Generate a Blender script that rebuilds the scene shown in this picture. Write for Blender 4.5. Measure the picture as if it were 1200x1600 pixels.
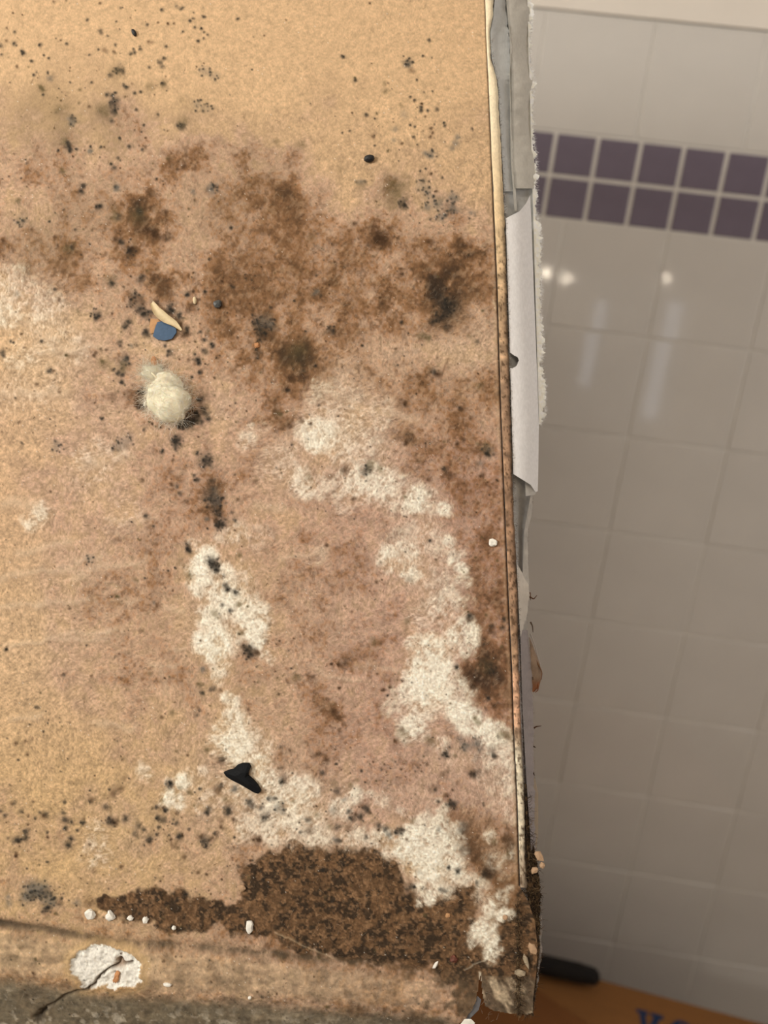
import bpy, bmesh, math, random
import numpy as np
from mathutils import Matrix, Vector

for o in list(bpy.data.objects):
    bpy.data.objects.remove(o, do_unlink=True)
scene = bpy.context.scene
COL = scene.collection

# ------------------------------------------------------------------ camera
F = 1150.0                      # focal length in pixels of a 1200 x 1600 frame
PIT, YAW, ROL = np.radians([13.0, 3.28, 7.255])
def _rot(p, y, r):
    cx, sx = np.cos(p), np.sin(p); cy, sy = np.cos(y), np.sin(y); cz, sz = np.cos(r), np.sin(r)
    return (np.array([[cz, -sz, 0], [sz, cz, 0], [0, 0, 1]]) @ np.array([[1, 0, 0], [0, cx, -sx], [0, sx, cx]])
            @ np.array([[cy, 0, sy], [0, 1, 0], [-sy, 0, cy]]))
RM = _rot(PIT, YAW, ROL)
def _w(v): return Vector((v[0], v[2], -v[1]))
CAM_LOC = Vector((0, 0, 1.45))
cx_, cd_, cf_ = _w(RM[0]), _w(RM[1]), _w(RM[2])
CAM_M = Matrix((( cx_.x, -cd_.x, -cf_.x, CAM_LOC.x), (cx_.y, -cd_.y, -cf_.y, CAM_LOC.y),
                (cx_.z, -cd_.z, -cf_.z, CAM_LOC.z), (0, 0, 0, 1)))
BOARD_D = 0.30
cam_d = bpy.data.cameras.new('camera')
cam = bpy.data.objects.new('camera', cam_d); COL.objects.link(cam)
cam.matrix_world = CAM_M
cam_d.sensor_fit = 'VERTICAL'; cam_d.sensor_height = 36.0; cam_d.sensor_width = 27.0
cam_d.lens = 36.0 * F / 1600.0
cam_d.clip_start = 0.01; cam_d.clip_end = 20
cam_d.dof.use_dof = True
cam_d.dof.focus_distance = BOARD_D
cam_d.dof.aperture_fstop = 7.0
scene.camera = cam

# ------------------------------------------------------------------ world and lights
world = bpy.data.worlds.new('world'); scene.world = world
world.use_nodes = True
world.node_tree.nodes['Background'].inputs[0].default_value = (0.75, 0.82, 1.0, 1)
world.node_tree.nodes['Background'].inputs[1].default_value = 0.3

def area(name, loc, target, size, energy, color, sy=None):
    l = bpy.data.lights.new(name, 'AREA'); l.energy = energy; l.color = color; l.size = size
    if sy: l.shape = 'RECTANGLE'; l.size_y = sy
    o = bpy.data.objects.new(name, l); COL.objects.link(o)
    o.location = loc
    o.rotation_euler = (Vector(target) - Vector(loc)).to_track_quat('-Z', 'Y').to_euler()
    return o
area('wall_lamp_light', (-1.30, -0.62, 1.78), (-0.05, 0.30, 1.38), 0.26, 19.5, (1.0, 0.965, 0.885))
area('ceiling_lamp_light', (-0.42, -0.80, 2.38), (0.25, 0.6, 0.9), 0.34, 8.0, (1.0, 0.91, 0.79))
area('daylight_from_window', (1.34, 0.42, 1.70), (0.15, 0.55, 1.40), 0.7, 4.1, (0.88, 0.93, 1.0), 0.9)

scene.view_settings.view_transform = 'Standard'
scene.view_settings.look = 'None'
scene.view_settings.gamma = 1.0
scene.view_settings.use_curve_mapping = False
scene.view_settings.exposure = 0.0

TINT = np.array([1.0, 0.93, 0.82])     # colour of the room light, divided out of the surface colours seen under it

# ------------------------------------------------------------------ helpers
def s2l(c):
    c = np.asarray(c, float) / 255.0
    return np.where(c <= 0.04045, c / 12.92, ((c + 0.055) / 1.055) ** 2.4)
def alb(c):
    return np.clip(s2l(c) / TINT, 0, 0.92)

def tag(o, label=None, cat=None, group=None, kind=None):
    if label: o['label'] = label
    if cat: o['category'] = cat
    if group: o['group'] = group
    if kind: o['kind'] = kind
    return o

def mesh_obj(name, verts, faces, mat=None, parent=None, smooth=False, cols=None, mw=None):
    me = bpy.data.meshes.new(name)
    verts = np.asarray(verts, dtype=np.float32)
    if isinstance(faces, np.ndarray) and faces.ndim == 2:
        n, k = faces.shape
        me.vertices.add(len(verts)); me.vertices.foreach_set('co', verts.ravel())
        me.loops.add(n * k); me.loops.foreach_set('vertex_index', faces.astype(np.int32).ravel())
        me.polygons.add(n)
        me.polygons.foreach_set('loop_start', np.arange(0, n * k, k, dtype=np.int32))
        me.polygons.foreach_set('loop_total', np.full(n, k, dtype=np.int32))
        me.update(calc_edges=True)
    else:
        me.from_pydata([tuple(v) for v in verts], [], [tuple(f) for f in faces]); me.update()
    if smooth: me.polygons.foreach_set('use_smooth', np.ones(len(me.polygons), dtype=bool))
    if cols is not None:
        a = me.color_attributes.new('stain', 'FLOAT_COLOR', 'POINT')
        cc = np.ones((len(verts), 4), dtype=np.float32); cc[:, :3] = cols
        a.data.foreach_set('color', cc.ravel())
    if mat: me.materials.append(mat)
    o = bpy.data.objects.new(name, me); COL.objects.link(o)
    if parent is not None: o.parent = parent
    if mw is not None: o.matrix_world = mw
    return o

def empty(name, mw):
    o = bpy.data.objects.new(name, None); COL.objects.link(o); o.matrix_world = mw
    o.empty_display_size = 0.05
    return o

def nodes_of(m):
    m.use_nodes = True
    nt = m.node_tree
    return nt, nt.nodes, nt.links, nt.nodes['Principled BSDF']

def mat_plain(name, col, rough=0.7, noise=0.12, scale=60.0, bump=0.0, bscale=400.0, bdist=0.0002, spec=0.3, linear=False, stretch=None):
    m = bpy.data.materials.new(name)
    nt, N, L, b = nodes_of(m)
    c = np.asarray(col, float) if linear else alb(col)
    tc = N.new('ShaderNodeTexCoord')
    mp = N.new('ShaderNodeMapping'); L.new(tc.outputs['Object'], mp.inputs['Vector'])
    if stretch: mp.inputs['Scale'].default_value = stretch
    nz = N.new('ShaderNodeTexNoise'); nz.inputs['Scale'].default_value = scale; nz.inputs['Detail'].default_value = 5
    L.new(mp.outputs['Vector'], nz.inputs['Vector'])
    rp = N.new('ShaderNodeValToRGB')
    rp.color_ramp.elements[0].position = 0.3; rp.color_ramp.elements[1].position = 0.7
    rp.color_ramp.elements[0].color = (*np.clip(c * (1 - noise), 0, 1), 1); rp.color_ramp.elements[1].color = (*np.clip(c * (1 + noise), 0, 1), 1)
    L.new(nz.outputs['Fac'], rp.inputs['Fac']); L.new(rp.outputs['Color'], b.inputs['Base Color'])
    b.inputs['Roughness'].default_value = rough
    b.inputs['Specular IOR Level'].default_value = spec
    if bump > 0:
        n2 = N.new('ShaderNodeTexNoise'); n2.inputs['Scale'].default_value = bscale; n2.inputs['Detail'].default_value = 4
        L.new(mp.outputs['Vector'], n2.inputs['Vector'])
        bp = N.new('ShaderNodeBump'); bp.inputs['Strength'].default_value = bump; bp.inputs['Distance'].default_value = bdist
        L.new(n2.outputs['Fac'], bp.inputs['Height']); L.new(bp.outputs['Normal'], b.inputs['Normal'])
    return m

def mat_stain(name, bump=0.5, bscale=2200.0, bdist=0.00015, rough=0.95, stretch=(1.0, 0.45, 1.0), rot=0.5, grain=0.10):
    m = bpy.data.materials.new(name)
    nt, N, L, b = nodes_of(m)
    at = N.new('ShaderNodeAttribute'); at.attribute_name = 'stain'
    tc = N.new('ShaderNodeTexCoord')
    mp = N.new('ShaderNodeMapping'); mp.inputs['Scale'].default_value = stretch; mp.inputs['Rotation'].default_value = (0, 0, rot)
    L.new(tc.outputs['Object'], mp.inputs['Vector'])
    nz = N.new('ShaderNodeTexNoise'); nz.inputs['Scale'].default_value = bscale; nz.inputs['Detail'].default_value = 3
    L.new(mp.outputs['Vector'], nz.inputs['Vector'])
    mr = N.new('ShaderNodeMapRange'); mr.inputs['From Min'].default_value = 0.3; mr.inputs['From Max'].default_value = 0.7
    mr.inputs['To Min'].default_value = 1 - grain; mr.inputs['To Max'].default_value = 1 + grain
    L.new(nz.outputs['Fac'], mr.inputs['Value'])
    mx = N.new('ShaderNodeVectorMath'); mx.operation = 'SCALE'
    L.new(at.outputs['Color'], mx.inputs[0]); L.new(mr.outputs['Result'], mx.inputs['Scale'])
    L.new(mx.outputs['Vector'], b.inputs['Base Color'])
    bp = N.new('ShaderNodeBump'); bp.inputs['Strength'].default_value = bump; bp.inputs['Distance'].default_value = bdist
    L.new(nz.outputs['Fac'], bp.inputs['Height']); L.new(bp.outputs['Normal'], b.inputs['Normal'])
    b.inputs['Roughness'].default_value = rough; b.inputs['Specular IOR Level'].default_value = 0.15
    return m

def mat_emit(name, col, strength):
    m = bpy.data.materials.new(name)
    nt, N, L, b = nodes_of(m)
    b.inputs['Base Color'].default_value = (*col, 1)
    b.inputs['Emission Color'].default_value = (*col, 1); b.inputs['Emission Strength'].default_value = strength
    return m

def box_vf(x0, x1, y0, y1, z0, z1):
    v = [(x0, y0, z0), (x1, y0, z0), (x1, y1, z0), (x0, y1, z0), (x0, y0, z1), (x1, y0, z1), (x1, y1, z1), (x0, y1, z1)]
    f = [(0, 3, 2, 1), (4, 5, 6, 7), (0, 1, 5, 4), (1, 2, 6, 5), (2, 3, 7, 6), (3, 0, 4, 7)]
    return v, f

def struct_box(name, b, mat, parent=None):
    v, f = box_vf(*b)
    o = mesh_obj(name, v, f, mat, parent)
    tag(o, kind='structure')
    return o

# ------------------------------------------------------------------ the room
T = 0.13                                   # wall tile pitch
WY = 7.706 * T                             # the tiled wall's face
Z0 = CAM_LOC.z + 1.3496 * T                # lower edge of the mosaic band
U0 = 2.9397 * T                            # one vertical joint below the band
MH = 0.7717 * T                            # height of the band
Z1 = Z0 + MH; Z2 = Z1 + T
RX0, RX1, RY0, RZ1 = -1.55, 1.40, -1.50, 2.45

M_GROUT = mat_plain('grout', (212, 201, 184), 0.9, 0.06, 30, 0.3, 800)
M_TILE = mat_plain('glazed_white_tile', (207, 196, 180), 0.05, 0.03, 12, 0.04, 25, 0.0006, spec=0.5)
M_MOSAIC = mat_plain('mauve_mosaic_tile', (110, 97, 105), 0.30, 0.05, 40, 0.05, 200, spec=0.4)
M_PAINT = mat_plain('painted_wall', (228, 213, 192), 0.7, 0.03, 10, 0.1, 300)
M_FLOOR = mat_plain('floor_vinyl', (120, 104, 86), 0.6, 0.15, 8, 0.1, 100)

wall = struct_box('wall_back', (RX0, RX1, WY + 0.0012, WY + 0.10, 0, Z2 + 0.001), M_GROUT)
upper = struct_box('wall_back_upper', (RX0, RX1, WY - 0.002, WY + 0.10, Z2 + 0.002, RZ1), M_PAINT)
struct_box('floor', (RX0, RX1, RY0, WY + 0.1, -0.05, 0), M_FLOOR)
struct_box('ceiling', (RX0, RX1, RY0, WY + 0.1, RZ1, RZ1 + 0.05), M_PAINT)
struct_box('wall_left', (RX0 - 0.05, RX0, RY0, WY + 0.1, 0, RZ1), M_PAINT)
struct_box('wall_right', (RX1, RX1 + 0.05, RY0, WY + 0.1, 0, RZ1), M_PAINT)
struct_box('wall_front', (RX0, RX1, RY0 - 0.05, RY0, 0, RZ1), M_PAINT)

def pillow_tile(name, w, h, d, bev, mat):
    bm = bmesh.new()
    v, f = box_vf(-w / 2, w / 2, 0, d, -h / 2, h / 2)
    vs = [bm.verts.new(p) for p in v]
    for q in f: bm.faces.new([vs[i] for i in q])
    es = [e for e in bm.edges if all(x.co.y < 1e-6 for x in e.verts)] + [e for e in bm.edges if abs(e.verts[0].co.y - e.verts[1].co.y) > 1e-6]
    bmesh.ops.bevel(bm, geom=es, offset=bev, segments=2, profile=0.5, affect='EDGES')
    me = bpy.data.meshes.new(name); bm.to_mesh(me); bm.free()
    me.polygons.foreach_set('use_smooth', np.array([p.area < w * h * .3 for p in me.polygons], dtype=bool))
    me.materials.append(mat)
    return me
rng = random.Random(3)
G = 0.0022
me_t = pillow_tile('tile', T - G, T - G, 0.0068, 0.0012, M_TILE)
def add_tile(me, name, x, z, jit=0.0006):
    o = bpy.data.objects.new(name, me); COL.objects.link(o); o.parent = wall
    o.location = (x, WY - 0.0 + rng.uniform(0, 0.0003), z)
    o.rotation_euler = (rng.uniform(-1, 1) * jit, 0, rng.uniform(-1, 1) * jit)
nrow = int(Z0 / T)
for k in range(nrow):
    for c in range(-14, 9):
        x = U0 + (c + 0.5) * T
        if x - T / 2 < RX0 or x + T / 2 > RX1: continue
        add_tile(me_t, 'tile', x, Z0 - (k + 0.5) * T, 0.003)
for c in range(-14, 10):
    x = U0 + (c + 0.5 - 1.4713) * T
    if x - T / 2 < RX0 or x + T / 2 > RX1: continue
    add_tile(me_t, 'tile', x, Z1 + T / 2, 0.003)
MP = 0.05225
me_m = pillow_tile('mosaic_tile', MP - 0.0048, MH / 2 - 0.0045, 0.0066, 0.0012, M_MOSAIC)
for r_ in range(2):
    for c in range(-32, 25):
        x = 0.1471 + (c + 0.5) * MP
        if x - MP / 2 < RX0 or x + MP / 2 > RX1: continue
        add_tile(me_m, 'mosaic_tile', x, Z0 + (r_ + 0.5) * MH / 2, 0.004)

# lamp on the ceiling, vanity globes and a window on the wall behind the photographer (they reflect in the glaze)
M_WHITE = mat_plain('white_enamel', (225, 222, 216), 0.4, 0.02, 20)
M_GLOW = mat_emit('lamp_glow', (1.0, 0.86, 0.66), 45.0)
M_PANE = mat_emit('frosted_daylight_pane', (0.78, 0.86, 1.0), 1.6)
def disc_vf(r, z0, z1, n=40):
    v = [(r * math.cos(i * 2 * math.pi / n), r * math.sin(i * 2 * math.pi / n), z) for z in (z0, z1) for i in range(n)]
    f = [tuple(range(n))[::-1], tuple(range(n, 2 * n))] + [(i, (i + 1) % n, n + (i + 1) % n, n + i) for i in range(n)]
    return v, f
lamp = empty('ceiling_lamp', Matrix.Translation((-0.42, -0.80, RZ1)))
tag(lamp, 'round white ceiling lamp above the photographer', 'lamp')
v, f = disc_vf(0.19, -0.03, 0.0); mesh_obj('housing', v, f, M_WHITE, lamp)
v, f = disc_vf(0.16, -0.045, -0.03); mesh_obj('diffuser', v, f, mat_emit('diffuser_glow', (1, .9, .76), 1.5), lamp)
sc_ = empty('wall_lamp', Matrix.Translation((RX0, -0.70, 1.80)))
tag(sc_, 'white shaded wall lamp on the left wall', 'lamp')
v, f = box_vf(0.0, 0.025, -0.06, 0.06, -0.09, 0.09); mesh_obj('back_plate', v, f, M_WHITE, sc_)
v, f = disc_vf(0.09, -0.11, 0.11); v = [(x + 0.12, y, z) for x, y, z in v]; mesh_obj('shade', v, f, mat_emit('shade_glow', (1, .9, .76), 1.0), sc_, False)
van = empty('vanity_light', Matrix.Translation((0.55, RY0, 1.83)))
tag(van, 'vanity light bar with three warm round bulbs on the wall behind the photographer', 'lamp')
v, f = box_vf(-0.30, 0.42, 0.0, 0.03, -0.04, 0.04); mesh_obj('back_plate', v, f, M_WHITE, van)
def sphere_vf(r, c, nu=20, nv=12):
    vs = []; fs = []
    for j in range(nv + 1):
        t = math.pi * j / nv
        for i in range(nu):
            a = 2 * math.pi * i / nu
            vs.append((c[0] + r * math.sin(t) * math.cos(a), c[1] + r * math.sin(t) * math.sin(a), c[2] + r * math.cos(t)))
    for j in range(nv):
        for i in range(nu):
            a, b = j * nu + i, j * nu + (i + 1) % nu
            fs.append((a, a + nu, b + nu, b))
    return vs, fs
for bx, bz, br in ((-0.158, 0.0, 0.016), (-0.082, 0.0, 0.012), (0.35, 0.025, 0.010)):
    v, f = sphere_vf(br, (bx, 0.03 + br, bz)); mesh_obj('bulb', v, f, M_GLOW, van, True)
win = struct_box('window_1', (0.60, 1.06, RY0, RY0 + 0.02, 1.20, 1.78), M_WHITE)
for x0, x1, z0, z1 in ((0.615, 0.665, 1.36, 1.75), (0.935, 1.0, 1.25, 1.76)):
    v, f = box_vf(x0, x1, RY0 + 0.02, RY0 + 0.024, z0, z1); mesh_obj('window_pane', v, f, M_PANE, win)

# cardboard box with blue lettering, and the dark bar lying on it
M_CARD = mat_plain('brown_cardboard', (122, 78, 36), 0.85, 0.06, 25, 0.2, 150, stretch=(1, 6, 1))
M_CARD2 = mat_plain('cardboard_inner_flap', (108, 64, 26), 0.85, 0.06, 25, 0.2, 150)
M_BLUE = mat_plain('blue_print', (14, 38, 66), 0.7, 0.08, 60)
M_BAR = mat_plain('dark_shaded_wood', (14, 8, 5), 0.8, 0.3, 40, stretch=(0.2, 1, 1))  # near-black: the shade on the bar is put into its colour
bang = math.atan2(0.937 - 0.980, 0.601 - 0.258)
boxm = Matrix.Translation((0.359, 0.802, 0.0)) @ Matrix.Rotation(bang, 4, 'Z')
cb = empty('cardboard_box', boxm)
tag(cb, 'brown cardboard box with blue lettering standing against the tiled wall', 'box')
v, f = box_vf(-0.42, 0.30, -0.46, 0.0, 0.0, 0.695); mesh_obj('body', v, f, M_CARD, cb)
v = [(-0.42, -0.46, 0.6955), (-0.26, -0.46, 0.6955), (-0.03, -0.10, 0.6955), (-0.19, -0.02, 0.6955), (-0.42, -0.02, 0.6955)]
v = v + [(a, b, c + 0.003) for a, b, c in v]
mesh_obj('flap', v, [(4, 3, 2, 1, 0), (5, 6, 7, 8, 9)] + [(i, (i + 1) % 5, 5 + (i + 1) % 5, 5 + i) for i in range(5)], M_CARD2, cb)
def letter_polys(ch):
    R_ = lambda x0, x1, y0, y1: [(x0, y0), (x1, y0), (x1, y1), (x0, y1)]
    if ch == 'K': return [R_(.10, .30, 0, 1), R_(0, .40, 0, .12), R_(0, .40, .88, 1), [(.30, .42), (.50, .42), (.86, .92), (.62, .92)], [(.34, .52), (.52, .66), (.96, .08), (.66, .08)], R_(.50, .94, .88, 1), R_(.58, 1.02, 0, .12)]
    if ch == 'H': return [R_(.10, .30, 0, 1), R_(.70, .90, 0, 1), R_(.30, .70, .44, .56), R_(0, .40, 0, .12), R_(0, .40, .88, 1), R_(.60, 1.0, 0, .12), R_(.60, 1.0, .88, 1)]
    out = []
    for i in range(24):
        a0, a1 = 2 * math.pi * i / 24, 2 * math.pi * (i + 1) / 24
        o_ = lambda a, r: (.5 + r * .5 * math.cos(a), .5 + (.5 if r > .9 else .40) * math.sin(a) * 1.02)
        out.append([o_(a0, .56), o_(a0, 1.0), o_(a1, 1.0), o_(a1, .56)])
    return out
for ch, ox in (('K', 0.0), ('O', 0.044), ('H', 0.088)):
    V = []; Fc = []
    for k_, pl in enumerate(letter_polys(ch)):
        n = len(V)
        for z in (0.0, 0.0004 + 0.00002 * k_):
            for (x, y) in pl: V.append((ox + x * .040, -.052 + y * .052, z))
        Fc += [(n, n + 3, n + 2, n + 1), (n + 4, n + 5, n + 6, n + 7)] + [(n + i, n + (i + 1) % 4, n + 4 + (i + 1) % 4, n + 4 + i) for i in range(4)]
    lt = mesh_obj('printed_letter', V, Fc, M_BLUE, cb); lt.location = (-0.015, -0.030, 0.6952); lt.scale = (.85, .85, 1); lt['label'] = 'dark blue printed letter'
bar = empty('wooden_bar', Matrix.Translation((0.150, 0.806, 0.6988)) @ Matrix.Rotation(bang * 0.6, 4, 'Z'))
tag(bar, 'dark brown bar with rounded end lying on the cardboard box by the wall', 'bar')
def tube_vf(pts, rad, n=8, cap=True):
    pts = [Vector(p) for p in pts]; vs = []; fs = []
    for i, p in enumerate(pts):
        d = (pts[min(i + 1, len(pts) - 1)] - pts[max(i - 1, 0)]).normalized()
        a = d.orthogonal().normalized() if abs(d.z) > 0.9 else d.cross(Vector((0, 0, 1))).normalized()
        b = d.cross(a)
        r = rad[i] if hasattr(rad, '__len__') else rad
        for k in range(n):
            t = 2 * math.pi * k / n
            vs.append(p + (a * math.cos(t) + b * math.sin(t)) * r)
    for i in range(len(pts) - 1):
        for k in range(n):
            q, w = i * n + k, i * n + (k + 1) % n
            fs.append((q, w, w + n, q + n))
    if cap:
        fs.append(tuple(range(n))[::-1]); fs.append(tuple(range(len(vs) - n, len(vs))))
    return [tuple(x) for x in vs], fs
v, f = tube_vf([(-0.30, 0, 0.012), (0.0, 0, 0.012), (0.12, 0, 0.012), (0.142, 0, 0.012), (0.147, 0, 0.012)], [0.012, 0.012, 0.012, 0.010, 0.005], 12)
mesh_obj('shaft', v, f, M_BAR, bar, True)
v, f = tube_vf([(-0.302, 0, 0.012), (-0.299, 0, 0.012), (-0.28, 0, 0.012), (-0.278, 0, 0.012)], [0.011, 0.0135, 0.0135, 0.0122], 12)
mesh_obj('end_band', v, f, M_WHITE, bar, True)

# ------------------------------------------------------------------ board frame
BYAW = math.radians(5.0)                  # the sheet is turned a little, its right edge nearer
BOARD_M = CAM_M @ Matrix.Translation((0, 0, -BOARD_D)) @ Matrix.Rotation(-BYAW, 4, 'Y')
_br = np.array(Matrix.Rotation(-BYAW, 3, 'Y'))
E1, E2, EN = _br[:, 0], _br[:, 1], _br[:, 2]
BC = np.array([0, 0, -BOARD_D])
def L(px, py, h=0.0):
    """point of the sheet's own frame (metres) met at a photo position, h millimetres above the paper"""
    px = np.asarray(px, float); py = np.asarray(py, float); h = np.asarray(h, float) * 1e-3
    r = np.stack([(px - 600) / F + 0 * py, -(py - 800) / F + 0 * px, -1 + 0 * px + 0 * py], -1)
    t = (BC @ EN + h) / (r @ EN)
    p = r * t[..., None] - BC
    return np.stack([p @ E1, p @ E2, p @ EN], -1)
PXM = BOARD_D / F * 1000                  # millimetres per pixel on the sheet

# ------------------------------------------------------------------ noise
_tabs = {}
def vnoise(x, y, seed=0):
    if seed not in _tabs: _tabs[seed] = np.random.RandomState(seed + 11).rand(256, 256)
    t = _tabs[seed]
    xi = np.floor(x).astype(int); yi = np.floor(y).astype(int)
    fx = x - xi; fy = y - yi
    fx = fx * fx * (3 - 2 * fx); fy = fy * fy * (3 - 2 * fy)
    a = t[xi & 255, yi & 255]; b = t[(xi + 1) & 255, yi & 255]; c = t[xi & 255, (yi + 1) & 255]; d = t[(xi + 1) & 255, (yi + 1) & 255]
    return (a * (1 - fx) + b * fx) * (1 - fy) + (c * (1 - fx) + d * fx) * fy
def fbm(x, y, s, o=4, seed=0, g=0.55):
    tot = 0; amp = 1; n = 0; x = x / s; y = y / s
    for k in range(o):
        tot = tot + amp * vnoise(x + 17.3 * k, y + 9.1 * k, seed + k); n += amp; amp *= g; x = x * 2.03; y = y * 2.03
    return tot / n
def sst(a, b, x):
    t = np.clip((x - a) / (b - a), 0, 1); return t * t * (3 - 2 * t)

# ------------------------------------------------------------------ stain data (photo pixels)
BMAP = """
0 0 0 0 0 0 0 0 0 0 0 0 0 0 0 0 0
0 0 0 0 0 0 0 0 0 0 0 0 0 0 0 0 0
0 0 1 1 0 0 0 0 0 0 0 0 0 0 0 0 0
1 1 1 1 1 0 0 0 0 0 1 0 0 0 0 0 0
1 1 2 1 2 2 1 1 1 1 1 1 0 0 1 1 0
2 2 2 1 2 3 4 3 3 3 1 1 1 1 1 1 1
2 2 2 2 3 3 3 4 5 5 3 1 3 2 2 1 1
2 2 2 2 5 4 3 4 5 5 4 4 3 3 3 2 2
3 3 3 3 4 3 3 5 5 5 4 5 4 4 5 4 3
1 2 3 2 3 5 4 5 5 5 5 4 4 4 6 5 3
1 1 1 2 2 4 3 4 5 4 4 4 4 4 5 3 3
1 1 1 2 2 2 2 3 4 6 5 4 3 3 2 2 3
1 1 1 2 2 2 2 2 4 6 5 3 4 4 4 4 4
1 1 1 2 2 2 2 2 4 4 3 2 3 4 4 4 4
1 1 2 2 2 2 2 2 3 3 2 2 3 4 4 4 4
1 2 2 2 2 3 3 3 3 2 3 3 3 4 4 4 4
1 1 2 2 2 3 3 3 2 2 3 3 3 3 4 4 4
1 1 2 2 3 3 2 2 3 3 3 3 3 3 3 5 5
1 1 2 2 3 3 2 2 3 3 3 3 3 2 3 5 5
1 1 2 3 3 3 2 2 3 3 3 3 3 2 3 5 5
1 1 2 2 3 3 2 2 3 3 3 4 3 2 2 5 5
1 1 2 2 3 3 3 2 3 3 3 3 3 2 2 6 5
1 1 1 2 2 2 3 2 3 3 4 3 3 2 2 5 5
1 1 1 1 2 2 2 2 3 3 3 3 3 3 3 4 4
1 1 1 1 2 2 2 2 2 3 3 3 3 3 3 3 3
2 1 1 2 2 2 2 2 2 2 3 3 3 3 4 4 3
2 2 2 2 2 2 2 2 3 3 3 3 2 3 5 5 4
2 2 1 2 2 2 2 3 4 4 4 4 4 2 3 4 5
2 2 2 2 3 3 2 3 4 4 4 4 5 5 4 4 6
3 3 3 3 3 3 3 3 4 4 5 5 5 5 5 5 6
3 3 3 2 2 3 3 3 3 4 4 4 4 5 6 7 7
4 4 3 3 3 3 3 3 3 3 3 4 4 3 3 5 6
5 5 5 5 5 5 5 5 4 4 4 4 4 4 4 4 5
"""
BM = np.array([[float(c) for c in r.split()] for r in BMAP.strip().split('\n')])
BM[4:10, :5] += .8; BM[5:9, :4] += .3; BM[9:20, 2:8] += .35; BM[3, :8] += .4; BM[4, 4:11] += .5
def gridmap(M, px, py, step=50.0):
    gx = np.clip(px / step, 0, M.shape[1] - 1.001); gy = np.clip(py / step, 0, M.shape[0] - 1.001)
    xi = gx.astype(int); yi = gy.astype(int); fx = gx - xi; fy = gy - yi
    fx = fx * fx * (3 - 2 * fx); fy = fy * fy * (3 - 2 * fy)
    return (M[yi, xi] * (1 - fx) + M[yi, xi + 1] * fx) * (1 - fy) + (M[yi + 1, xi] * (1 - fx) + M[yi + 1, xi + 1] * fx) * fy

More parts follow.
